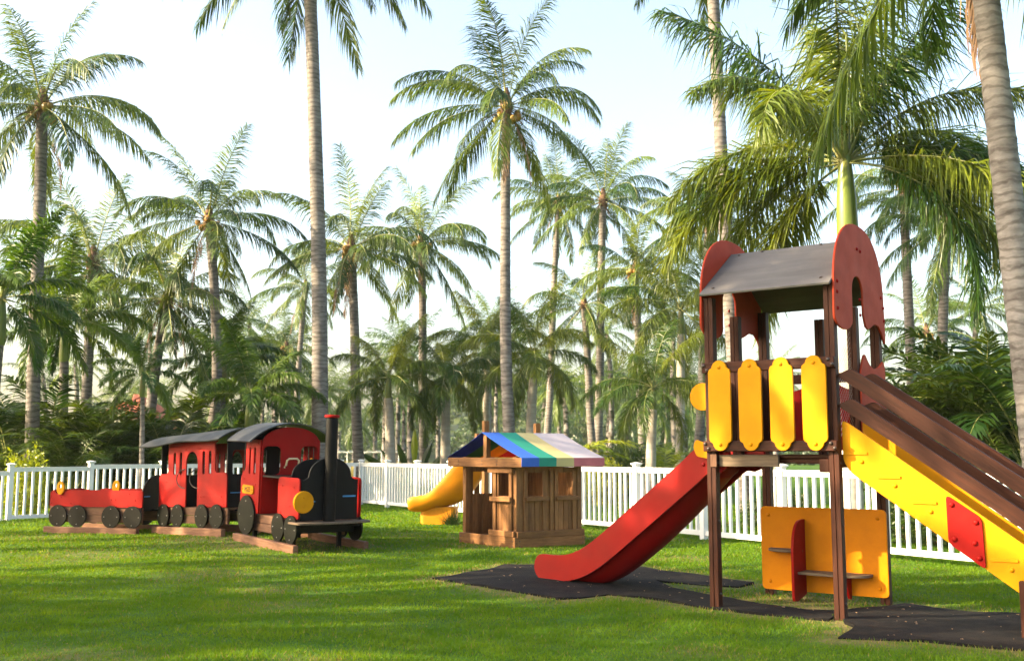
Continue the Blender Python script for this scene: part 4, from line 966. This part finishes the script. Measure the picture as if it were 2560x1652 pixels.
def palm(kind, label, base, crown, r0, r1, L, nf=22, seed=0, bend=None, nuts=False, dry=0, group='palms around the playground', emin=-48, emax=82, flare=.5, name=None, n=12, spin=None, clear=False):
    rng = random.Random(seed * 13 + 5); base = Vector(base); crown = Vector(crown); PALM_BASES.append((base.x, base.y))
    t = thing(name or {'coconut': 'coconut_palm', 'royal': 'royal_palm', 'fox': 'foxtail_palm'}[kind], base, 0, label, 'palm tree', group)
    rel = crown - base
    if kind == 'coconut': path = [(0, 0, -.25), tuple(rel * .33 + Vector(bend or (rel.x * .12, 0, 0))), tuple(rel * .68 + Vector(bend or (0, 0, 0)) * .7), tuple(rel)]
    else: path = [(0, 0, -.25), tuple(rel * .5), tuple(rel - Vector((0, 0, 1.0 * L / 3.4)))]
    me = trunk_mesh('trunk', path, r0, r1, 'royal_bark' if kind == 'royal' else 'coconut_bark', flare=flare, amp=(.02 if n > 14 else .035) if kind == 'coconut' else .012, ring=.13 if kind == 'coconut' else .2, n=n, rng=np.random.default_rng(seed))
    link('trunk', me, t)
    lib, base_L = {'coconut': (COCO, 3.4), 'royal': (ROYAL, 3.4), 'fox': (FOX, 2.6)}[kind]
    sc = L / base_L
    hk = 'coconut' if kind == 'coconut' else 'royal'
    cr = link('crown', HEART[hk][seed % len(HEART[hk])], t, rel, (0, 0, rng.uniform(0, 6)), sc)
    rz = cr.rotation_euler.z; es = [e for e in lib if emin <= e <= emax]
    a = rng.uniform(0, 6.28) if spin is None else spin
    wt = {82: 2, 66: 2, 50: 3, 36: 4, 22: 4, 8: 4, -8: 3, -26: 3, -48: 2} if kind == 'coconut' else {82: 2}
    es = [e for e in es for _ in range(wt.get(e, 3))]
    for k in range(nf):
        f = (k + .5) / nf; e = es[min(int(f * len(es)), len(es) - 1)]; a += 2.39996 + rng.uniform(-.22, .22)
        if clear and e < 60 and math.sin(a) < -.80: a += 1.3
        o = link('frond', rng.choice(lib[e]), cr, (.06 * math.cos(a - rz), .06 * math.sin(a - rz), -.1 * f), (rng.uniform(-.2, .2), rng.uniform(-.10, .10), a - rz), rng.uniform(.86, 1.1))
    for k in range(dry):
        a = rng.uniform(0, 6.28); link('dry_frond', DRY[k % 3], cr, (.1 * math.cos(a), .1 * math.sin(a), -.25), (0, 0, a), rng.uniform(.7, 1.0))
    if nuts: link('coconuts', NUTS[seed % 3], cr, (0, 0, 0))
    return t
def palm_px(kind, label, bx, cx, cy, Y, r0, r1, L, nf=22, seed=0, dY=0, **k):
    return palm(kind, label, base_at(bx, Y), at(cx, cy, Y + dY), r0, r1, L, nf, seed, **k)

palm_px('coconut', 'tall coconut palm left of the train, its whole crown clear against the sky', 78, 106, 262, 28.5, .19, .15, 3.6, 26, 1, nuts=True, dry=1)
palm_px('coconut', 'coconut palm with grey curved trunk and drooping crown above the red wagons', 488, 522, 548, 33.5, .19, .145, 3.3, 24, 2, nuts=True, dry=1, bend=(.5, 0, 0))
palm_px('coconut', 'thick pale coconut trunk rising straight behind the black chimney', 800, 768, -215, 32.2, .27, .19, 5.2, 34, 3, emin=-48, emax=50, bend=(.12, 0, 0), n=18, flare=.25)
palm_px('coconut', 'tall coconut palm right of the chimney, slender pale trunk behind the striped roof', 1284, 1266, 262, 32, .20, .14, 3.7, 26, 4, nuts=True, dry=2, bend=(-.15, 0, 0), n=14)
palm_px('coconut', 'coconut palm directly right of the thick trunk, bushy crown with upright young leaves', 904, 878, 620, 37, .20, .15, 3.5, 24, 5, nuts=True, dry=2)
palm_px('coconut', 'coconut palm with wide spreading crown between the chimney and the slender trunk', 1062, 1054, 606, 41, .19, .14, 3.6, 24, 6, nuts=True, dry=1)
palm_px('coconut', 'far coconut palm with small crown right of the slender trunk', 1358, 1396, 508, 54, .2, .15, 3.7, 22, 7, nuts=True, dry=1)
palm_px('coconut', 'far coconut palm with crown overlapped by its neighbour, left of the tower', 1490, 1508, 500, 50, .22, .17, 4.2, 22, 8)
palm_px('coconut', 'coconut palm with orange fruit stalks left of the tower', 1614, 1588, 675, 46, .2, .15, 3.3, 22, 9, nuts=True, dry=1)
palm_px('coconut', 'tall bare coconut trunk passing behind the left posts of the tower', 1866, 1768, -330, 27, .20, .15, 4.2, 20, 10, bend=(-.1, 0, 0), n=14)
palm_px('coconut', 'coconut palm with pale trunk between the tower and the big right trunk', 2292, 2258, 470, 37, .2, .15, 3.3, 22, 13)
palm_px('coconut', 'coconut palm with curving trunk and fruit right of the tower roof', 2386, 2368, 560, 35, .19, .15, 3.3, 24, 14, nuts=True, dry=1, bend=(-.3, 0, 0))
palm_px('coconut', 'small far coconut palm low beside the right end panel of the tower', 2324, 2316, 830, 54, .18, .14, 3.4, 20, 15, nuts=True)
palm_px('coconut', 'far coconut palm with pale crown close to the big right trunk', 2400, 2446, 770, 56, .18, .14, 3.6, 20, 16)
palm_px('coconut', 'broad coconut palm with yellowish heart in the thicket above the open wagon', 205, 232, 655, 37, .2, .16, 4.2, 28, 17, dry=2)
palm_px('coconut', 'dark leaning coconut palm with brown dead leaves left of the coach', 330, 420, 745, 34.5, .19, .15, 3.3, 24, 18, dry=4)
palm_px('coconut', 'far leaning coconut palm just left of the thick trunk', 720, 764, 718, 56, .18, .13, 3.2, 20, 19, dry=1)
palm_px('coconut', 'small far coconut palm low behind the locomotive roof', 728, 716, 868, 62, .18, .14, 3.2, 20, 20, nuts=True)
palm_px('coconut', 'coconut palm half hidden by the left roof panel of the tower', 1735, 1772, 560, 40, .19, .15, 3.4, 22, 21)
palm_px('coconut', 'coconut palm with leaning trunk ending low behind the striped roof', 1490, 1460, 760, 48, .2, .15, 3.2, 20, 22)
# near trunk at the right edge, crown above the picture
palm('coconut', 'big grey ringed coconut trunk leaning along the right edge', Vector((6.28, 12.3, 0)), at(2424, -380, 12.9), .195, .150, 4.2, 24, 12, bend=(-.02, 0, 0), dry=2, n=24, flare=.3)
for o_ in bpy.data.objects:
    if o_.name.startswith('crown') and o_.parent and o_.parent.get('label', '').startswith('big grey ringed'):
        for a_, s_ in ((3.5, .95), (3.9, .8), (2.9, .75)):
            link('dry_frond', DRY[int(a_ * 10) % 3], o_, (-.1, -.12, -.3), (0, .3, a_ - o_.rotation_euler.z), s_)
# royal palms
palm_px('royal', 'royal palm with glossy green crownshaft and huge crown behind the tower', 2130, 2112, 395, 19.5, .20, .16, 4.5, 24, 31, emin=-8, n=20, clear=True)
palm_px('royal', 'royal palm with yellow-green shaft left of the playhouse', 978, 972, 940, 34.5, .19, .14, 2.5, 15, 32, emin=-26)
palm_px('royal', 'royal palm with banded pale trunk nearest the playhouse roof', 1112, 1116, 940, 35.5, .19, .14, 2.4, 15, 33, emin=-26)
palm_px('royal', 'royal palm with spreading green stalks right of the slender coconut trunk', 1322, 1333, 885, 34.5, .20, .14, 2.7, 16, 34, emin=-26)
palm_px('royal', 'dark trunked royal palm above the red slide', 1624, 1632, 965, 30, .16, .12, 2.3, 15, 35, emin=-26)
palm_px('royal', 'dark leaved royal palm left of the slender coconut trunk', 1217, 1216, 875, 39, .17, .13, 2.6, 15, 36, emin=-26)
palm_px('royal', 'royal palm crown peering over the left end of the tower roof', 1700, 1702, 770, 36, .17, .14, 3.1, 15, 37, emin=-26)
palm_px('fox', 'foxtail palm with bright leaves over the left edge of the picture', -40, 5, 740, 26, .16, .12, 2.6, 16, 38, emin=-26)
palm_px('fox', 'foxtail palm crowding the tall left coconut trunk', 150, 165, 800, 30.5, .16, .12, 2.6, 16, 39, emin=-26)
palm_px('fox', 'bushy foxtail palm right behind the locomotive roof', 622, 626, 985, 31.5, .15, .12, 2.5, 16, 40, emin=-8)
palm_px('fox', 'small foxtail palm on a thin stem behind the wagons', 352, 358, 930, 27, .07, .055, 1.35, 13, 41, emin=-26, flare=.2)
palm_px('fox', 'foxtail palm between the coach and the thick trunk', 540, 560, 900, 36, .15, .12, 2.6, 15, 42, emin=-26)

# far grove: palms that nothing tells apart
def crown_merged(seed, lw=.042, nl=36):
    rng = random.Random(seed); Vs, Fs, o = [], [], 0; nr = np.random.default_rng(seed); a = rng.uniform(0, 6)
    for k in range(20):
        f = (k + .5) / 20; e = 80 - 125 * f; a += 2.4
        V, F, RV, RF = frond_arrays(3.3, e, 45 + 25 * f, nl, .78, lw, 1.2, nr, rag=.3)
        c, s = math.cos(a), math.sin(a)
        for v, f3 in ((V, F), (RV, RF)):
            q = v.copy(); q[:, 0], q[:, 1] = v[:, 0] * c - v[:, 1] * s, v[:, 0] * s + v[:, 1] * c
            Vs.append(q); Fs.append(f3 + o); o += len(q)
    return np_mesh('crown', np.concatenate(Vs), np.concatenate(Fs), 'coconut_leaf')
CM = [crown_merged(s) for s in (1, 2, 3, 4)]; CMD = [crown_merged(s, .075, 46) for s in (5, 6)]  # second set has wider leaflets so the unseen palms shade more fully
TM = [trunk_mesh('trunk', [(0, 0, -.3), (b, 0, .35), (b * .8, .0, .72), (0, 0, 1)], .022, .016, 'coconut_bark', ring=.02, n=8, flare=.3) for b in (.03, -.035, .0, .05)]
def simple_palm(x, y, h, sc, seed, label, group, lib=CM):
    t = thing('coconut_palm', (x, y, 0), (seed * 1.7) % 6.28, label, 'palm tree', group)
    o = link('trunk', TM[seed % 4], t); o.scale = (8.5, 8.5, h)
    link('crown', lib[(seed * 7 + 1) % len(lib)], t, (0, 0, h), (0, 0, seed * 2.1), sc)
rg = random.Random(21); n_far = 0
while n_far < 62:
    Y = rg.uniform(62, 125); px = rg.uniform(560, 1950) if n_far < 46 else rg.choice((rg.uniform(-50, 560), rg.uniform(1950, 2600)))
    x = (px - 1280) / FPX * Y; h = rg.uniform(4.5, 8.0) if n_far % 4 else rg.uniform(8, 11.0)
    simple_palm(x, Y, h, rg.uniform(.85, 1.15), n_far, 'distant slim coconut palm in the grove beyond the fence', 'distant palm grove'); n_far += 1
for k, (px, Y) in enumerate(((-250, 34), (-420, 40), (-160, 52), (-620, 36), (-820, 44), (-330, 62), (-540, 58), (2790, 30), (2900, 40), (3080, 34), (2720, 56), (3200, 50))):
    x = (px - 1280) / FPX * Y; simple_palm(x, Y, rg.uniform(6.5, 10.5), rg.uniform(.95, 1.2), 70 + k, 'coconut palm standing beyond the fence just outside the picture', 'palms just outside the picture')
# palms outside the picture on the left whose crowns shade the lawn; some added to shade train, tower and right trunk
for k, (x, y, h, s) in enumerate(SHADE):
    simple_palm(x, y, h, s, k + 3, 'coconut palm outside the left edge of the picture, placed to shade the playground', 'shade palms left of the picture', CMD)

# ---------------------------------------------------------------- undergrowth
AREC = [[frond_mesh('frond', m_, 'rachis', 1.9, e, 70 * rng0.uniform(.8, 1.2), 34, .52, .040, .5, rng0, vee=.3, rag=.15, petiole=.22, rw=.014, fwd=(25, 60)) for e in (84, 72, 60, 46)] for m_ in ('areca_leaf', 'lime_leaf')]
def areca(base, label, h=1.0, nf=26, seed=0, lime=False, group='clumped palms behind the fence', spread=.35):
    rng = random.Random(seed); t = thing('areca_palm', base, 0, label, 'palm clump', group)
    st = MB()
    for k in range(nf):
        a = rng.uniform(0, 6.28); r = spread * math.sqrt(rng.random()); x, y = r * math.cos(a), r * math.sin(a); zz = rng.uniform(.1, 1.15) * h
        st.tube([(x * .6, y * .6, -.1), (x, y, zz)], .022, 5, cap=False)
        link('frond', rng.choice(AREC[1 if lime else 0]), t, (x, y, zz), (0, 0, a + rng.uniform(-.7, .7)), h * rng.uniform(.75, 1.15))
    st.build('stem', 'crownshaft', t)
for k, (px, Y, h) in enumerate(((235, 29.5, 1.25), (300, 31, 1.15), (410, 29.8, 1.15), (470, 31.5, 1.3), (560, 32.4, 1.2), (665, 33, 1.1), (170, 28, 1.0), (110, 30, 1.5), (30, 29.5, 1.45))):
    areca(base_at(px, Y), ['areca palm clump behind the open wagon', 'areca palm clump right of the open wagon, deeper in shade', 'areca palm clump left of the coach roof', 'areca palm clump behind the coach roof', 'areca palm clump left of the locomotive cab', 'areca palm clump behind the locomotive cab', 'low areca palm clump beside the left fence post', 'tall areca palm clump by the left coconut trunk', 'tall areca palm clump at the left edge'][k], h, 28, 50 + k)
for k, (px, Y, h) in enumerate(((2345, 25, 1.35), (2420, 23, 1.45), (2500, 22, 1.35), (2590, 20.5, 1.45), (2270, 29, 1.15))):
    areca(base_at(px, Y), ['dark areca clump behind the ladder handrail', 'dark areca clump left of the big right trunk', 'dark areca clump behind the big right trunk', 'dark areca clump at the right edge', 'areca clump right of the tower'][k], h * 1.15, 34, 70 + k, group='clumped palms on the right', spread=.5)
areca(base_at(1395, 27.5), 'bright lime green palm clump above the striped roof', .95, 24, 91, True)
areca(base_at(1660, 33), 'yellow green palm clump left of the slide top', .8, 16, 92, True)

def shrub_arrays(rx, rz, n, size, rng, hollow=.45):
    """leaves spread through a lumpy volume; base on the ground"""
    d = rng.normal(size=(n, 3)); d /= np.linalg.norm(d, axis=1)[:, None]
    r = (hollow + (1 - hollow) * rng.random(n) ** .6) * (1 + .22 * np.sin(d[:, 0] * 5 + 1) * np.sin(d[:, 1] * 4) + .15 * np.sin(d[:, 2] * 7 + d[:, 0] * 6))
    C = d * r[:, None] * np.array([rx, rx, rz]) + np.array([0, 0, rz * .85]); C = C[C[:, 2] > .02]; n = len(C)
    a = rng.normal(size=(n, 3)); a /= np.linalg.norm(a, axis=1)[:, None]; a += d[:n] * .3
    b = rng.normal(size=(n, 3)); b -= a * np.sum(a * b, 1)[:, None]; b /= np.linalg.norm(b, axis=1)[:, None]
    sz = size * rng.uniform(.6, 1.3, n)[:, None]
    V = np.stack([C - a * sz, C + b * sz * .38, C + a * sz, C - b * sz * .38], 1).reshape(-1, 3); i = np.arange(n)[:, None] * 4
    return V, np.concatenate([i + np.array([0, 1, 2]), i + np.array([0, 2, 3])])
nr = np.random.default_rng(5)
SHRUB = {m_: [np_mesh('foliage', *shrub_arrays(1, 1, 2600, .085, nr), m_) for _ in range(3)] for m_ in ('shrub_leaf', 'lime_leaf')}
STEM = MB()
for a in range(5): STEM.tube([(0, 0, -.1), (.3 * math.cos(a * 1.3), .3 * math.sin(a * 1.3), .7)], .03, 5)
STEM = STEM.mesh('stem', 'fibre')
def shrub(px, Y, rx, rz, label, seed=0, mat='shrub_leaf', group='shrubs beyond the fence'):
    t = thing('shrub', base_at(px, Y), seed * 1.1, label, 'shrub', group)
    link('foliage', SHRUB[mat][seed % 3], t, scale=(rx, rx, rz)); link('stem', STEM, t, scale=(rx, rx, rz))
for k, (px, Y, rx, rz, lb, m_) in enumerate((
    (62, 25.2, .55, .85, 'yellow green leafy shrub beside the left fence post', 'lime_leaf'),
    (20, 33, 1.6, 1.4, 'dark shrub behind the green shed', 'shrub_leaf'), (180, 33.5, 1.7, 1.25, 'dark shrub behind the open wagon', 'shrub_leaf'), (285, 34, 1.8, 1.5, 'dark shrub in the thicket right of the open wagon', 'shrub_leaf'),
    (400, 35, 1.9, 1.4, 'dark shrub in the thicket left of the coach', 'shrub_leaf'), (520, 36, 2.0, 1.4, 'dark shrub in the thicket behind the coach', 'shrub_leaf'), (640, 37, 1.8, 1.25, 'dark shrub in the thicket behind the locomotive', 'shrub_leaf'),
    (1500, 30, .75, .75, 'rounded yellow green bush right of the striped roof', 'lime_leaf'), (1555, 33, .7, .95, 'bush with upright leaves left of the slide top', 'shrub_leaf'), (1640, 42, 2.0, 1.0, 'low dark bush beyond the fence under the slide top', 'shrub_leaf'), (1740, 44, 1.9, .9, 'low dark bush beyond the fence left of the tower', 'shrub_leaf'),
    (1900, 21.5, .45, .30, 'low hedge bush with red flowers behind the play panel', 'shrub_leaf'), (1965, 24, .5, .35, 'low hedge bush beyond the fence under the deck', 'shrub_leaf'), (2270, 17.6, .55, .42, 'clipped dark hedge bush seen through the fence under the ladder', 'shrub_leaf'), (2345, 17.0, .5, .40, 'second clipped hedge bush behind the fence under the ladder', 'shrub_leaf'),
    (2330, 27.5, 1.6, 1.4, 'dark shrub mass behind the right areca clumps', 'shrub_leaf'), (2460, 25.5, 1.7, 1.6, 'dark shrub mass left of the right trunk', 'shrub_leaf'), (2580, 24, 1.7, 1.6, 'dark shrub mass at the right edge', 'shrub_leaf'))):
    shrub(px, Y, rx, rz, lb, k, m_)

# broad leaved traveller palm / banana clump beyond the fence
tp = thing('banana_plant', base_at(1035, 38), 0, 'broad leaved banana plant fanning out beyond the fence', 'plant')
for k in range(9):
    a = R(30 + k * 15); L = 2.6 + .3 * math.sin(k * 2); m = MB(); vs = []; N = 12
    for i in range(N + 1):
        u = i / N; c = Vector((math.cos(a) * L * u, .05 * math.sin(k) * u, math.sin(a) * L * u - .5 * u * u)); w = .02 if u < .4 else .13 * math.sin(math.pi * min(1, (u - .4) / .6 * .92 + .08)) + .01
        nn = Vector((-math.sin(a), .4, math.cos(a))).normalized(); vs += [c - nn * w, c + Vector((0, -.05, 0)), c + nn * w]
    fs = []
    for i in range(N):
        q = i * 3; fs += [(q, q + 1, q + 4, q + 3), (q + 1, q + 2, q + 5, q + 4)]
    m.add(vs, fs).build('leaf', 'lime_leaf' if k % 4 == 0 else 'areca_leaf', tp)
# reeds
def reeds():
    r = np.random.default_rng(3); n = 5200; px = np.concatenate([r.uniform(820, 1010, n // 2), r.uniform(700, 1000, n - n // 2)]); Y = r.uniform(44, 50, n); x = (px - 1280) / FPX * Y
    h = r.uniform(.5, 1.25, n); a = r.uniform(0, 6.28, n); ln = h * r.uniform(.1, .5, n); w = .022
    A = np.stack([x - w * np.cos(a), Y - w * np.sin(a), x * 0], 1); B = np.stack([x + w * np.cos(a), Y + w * np.sin(a), x * 0], 1); b = r.uniform(0, 6.28, n)
    T = np.stack([x + ln * np.cos(b), Y + ln * np.sin(b), h], 1)
    tag(link('reed_bed', np_mesh('reed_bed', np.stack([A, B, T], 1).reshape(-1, 3), np.arange(3 * n).reshape(-1, 3), 'reed_leaf')), 'bed of tall pale ornamental grass beyond the fence corner', 'grass', kind='stuff')
reeds()
# small dark tuft at the foot of the yellow slide
g_ = thing('grass_tuft', base_at(1128, 21.9), 0, 'dark grass tuft growing at the foot of the yellow slide', 'plant')
r = np.random.default_rng(9); n = 170; a = r.uniform(0, 6.28, n); e = r.uniform(.2, 1.4, n); L = r.uniform(.18, .42, n); bx = r.normal(0, .06, n); by = r.normal(0, .06, n)
T = np.stack([bx + np.cos(a) * np.cos(e) * L, by + np.sin(a) * np.cos(e) * L, np.sin(e) * L], 1); A = np.stack([bx - .008, by, bx * 0], 1); B = np.stack([bx + .008, by, bx * 0], 1)
link('blades', np_mesh('blades', np.stack([A, B, T], 1).reshape(-1, 3), np.arange(3 * n).reshape(-1, 3), 'shrub_leaf'), g_)

# dry bits lying on the mats and the worn turf
def litter():
    r = np.random.default_rng(17); P = []
    for poly, k in ((MAT_XY['slide'], 90), (MAT_XY['ladder'], 45)):
        xs_ = [q.x for q in poly]; ys_ = [q.y for q in poly]; x = r.uniform(min(xs_), max(xs_), k * 4); y = r.uniform(min(ys_), max(ys_), k * 4); m_ = in_poly(x, y, poly); P.append(np.stack([x[m_], y[m_]], 1)[:k])
    P = np.concatenate(P); n = len(P); a = r.uniform(0, 6.28, n); l_ = r.uniform(.004, .016, n); w_ = l_ * r.uniform(.2, .5, n); z = ground_z(P[:, 0], P[:, 1]) + .034
    c, s = np.cos(a), np.sin(a); V = []
    for sx, sy in ((-1, -1), (1, -1), (1, 1), (-1, 1)): V.append(np.stack([P[:, 0] + sx * l_ * c - sy * w_ * s, P[:, 1] + sx * l_ * s + sy * w_ * c, z + .004 * sx * sy], 1))
    i = np.arange(n)[:, None] * 4
    tag(link('leaf_litter', np_mesh('leaf_litter', np.stack(V, 1).reshape(-1, 3), np.concatenate([i + np.array([0, 1, 2]), i + np.array([0, 2, 3])]), 'dry_frond')), 'dry leaf bits scattered on the black mats', 'leaf litter', kind='stuff')
litter()

# ---------------------------------------------------------------- far things
# wooded hill
def hill():
    xs = np.linspace(-120, 150, 70); ys = np.linspace(150, 260, 24); X, Y = np.meshgrid(xs, ys)
    Z = 15 * np.exp(-((X - 22) / 42) ** 2) * np.clip((Y - 150) / 60, 0, 1) + 5 * np.exp(-((X + 50) / 60) ** 2) * np.clip((Y - 150) / 60, 0, 1) + 6 * np.exp(-((X - 110) / 40) ** 2) * np.clip((Y - 150) / 60, 0, 1) - .3
    nx, ny = len(xs), len(ys); i = (np.arange(ny - 1)[:, None] * nx + np.arange(nx - 1)[None]).ravel()
    F = np.concatenate([np.stack([i, i + 1, i + nx + 1], 1), np.stack([i, i + nx + 1, i + nx], 1)])
    tag(link('hill', np_mesh('hill', np.stack([X.ravel(), Y.ravel(), Z.ravel()], 1), F, 'wood_leaf', True)), 'low wooded hill in the distance', kind='structure')
    r = np.random.default_rng(8); Vs = []; Fs = []; o = 0
    for k in range(520):
        x = r.uniform(-115, 145); y = r.uniform(140, 235)
        z = 15 * math.exp(-((x - 22) / 42) ** 2) * min(1, max(0, (y - 150) / 60)) + 5 * math.exp(-((x + 50) / 60) ** 2) * min(1, max(0, (y - 150) / 60)) + 6 * math.exp(-((x - 110) / 40) ** 2) * min(1, max(0, (y - 150) / 60))
        V, F = shrub_arrays(r.uniform(1.8, 3.4), r.uniform(1.6, 2.8), 260, .5, r, .6)
        Vs.append(V + np.array([x, y, z])); Fs.append(F + o); o += len(V)
    tag(link('far_wood', np_mesh('far_wood', np.concatenate(Vs), np.concatenate(Fs), 'wood_leaf')), 'far-off mass of tree crowns covering the hill', 'woodland', kind='stuff')
hill()
# terracotta villas glimpsed between the palms
def villa(px, Y, w, h, label, z0=0, seed=0):
    b = base_at(px, Y); t = thing('villa', (b.x, b.y, z0), R(12 * (seed % 3) - 10), label, 'house', 'terracotta villas beyond the palms')
    MB().box(-w / 2, w / 2, 0, 5, -.3, h).build('wall', 'stucco', t)
    for i in range(2):
        for x in np.arange(-w / 2 + 1.0, w / 2 - .8, 1.9):
            f_ = MB().box(x - .45, x + .45, -.04, .02, h * (.12 + .5 * i), h * (.38 + .5 * i)).build('window', 'stucco', t); MB().box(x - .38, x + .38, -.055, -.042, h * (.14 + .5 * i), h * (.36 + .5 * i)).build('pane', 'glass_dark', f_)
    rf = MB().add([(-w / 2 - .4, -.5, h - .1), (w / 2 + .4, -.5, h - .1), (w / 2 + .4, 5.5, h - .1), (-w / 2 - .4, 5.5, h - .1), (-w / 2 + 1.2, 2.5, h + 1.4), (w / 2 - 1.2, 2.5, h + 1.4)], [(0, 1, 5, 4), (1, 2, 5), (2, 3, 4, 5), (3, 0, 4), (0, 3, 2, 1)]).build('roof', 'roof_tile', t, smooth=False)
    for i in range(12):
        u = (i + .5) / 12; MB().tube([(-w / 2 + w * u, -.45, h - .05), (-w / 2 + 1.4 + (w - 2.8) * u, 2.3, h + 1.33)], .06, 6).build('tile', 'roof_tile', rf)
villa(280, 54, 2.2, 3.3, 'orange villa with tiled roof glimpsed left of the leaning palm', 0, 0)
villa(1425, 190, 7, 4, 'orange villa glimpsed low behind the royal palms', 2.0, 1)
villa(1672, 190, 7, 4, 'orange villa glimpsed above the slide top', 1.5, 2)
# dark green shed at the left edge
sh = thing('shed', base_at(20, 30.3), R(8), 'dark green shed half hidden behind the left fence', 'shed')
MB().box(-1.6, .95, 0, 2, -.2, 1.20).build('wall', 'dark_green_paint', sh); MB().box(-1.75, 1.1, -.15, 2.15, 1.20, 1.36).build('roof', 'dark_green_paint', sh, bevel=.02)
MB().box(-.5, .1, -.03, -.002, -.1, 1.05).build('door', 'dark_green_paint', sh)
# white trellis poles and a netting lean-to beyond the fence corner
ag = thing('pergola', base_at(905, 52), 0, 'thin white pole pergola beyond the reed bed', 'pergola')
for i in range(5):
    MB().tube([(-1.6 + i * .85, 0, -.1), (-1.6 + i * .85, 0, 1.55)], .035, 6).build('pole', 'pole_white', ag)
for y in (0, 1.2): MB().bar((-1.8, y, 1.56), (2.0, y, 1.56), .06, .06).build('beam', 'pole_white', ag)
for i in range(8): MB().bar((-1.6 + i * .46, -.2, 1.62), (-1.6 + i * .46, 1.4, 1.62), .04, .04).build('slat', 'pole_white', ag)

# ---------------------------------------------------------------- damp evening air
hz = MB().box(-305, 305, -65, 325, -1.4, 24.5).build('haze', 'vinyl', smooth=False)
hm = bpy.data.materials.new('haze'); hm.use_nodes = True; hm.node_tree.nodes.clear()
ho = hm.node_tree.nodes.new('ShaderNodeOutputMaterial'); hv = hm.node_tree.nodes.new('ShaderNodeVolumePrincipled')
hv.inputs['Color'].default_value = (0.95, 0.97, 1.0, 1); hv.inputs['Density'].default_value = 0.00022; hv.inputs['Anisotropy'].default_value = 0.2
hm.node_tree.links.new(hv.outputs[0], ho.inputs['Volume']); hz.data.materials.clear(); hz.data.materials.append(hm)
tag(hz, 'thin damp air softening the far palms and the hill', kind='stuff')
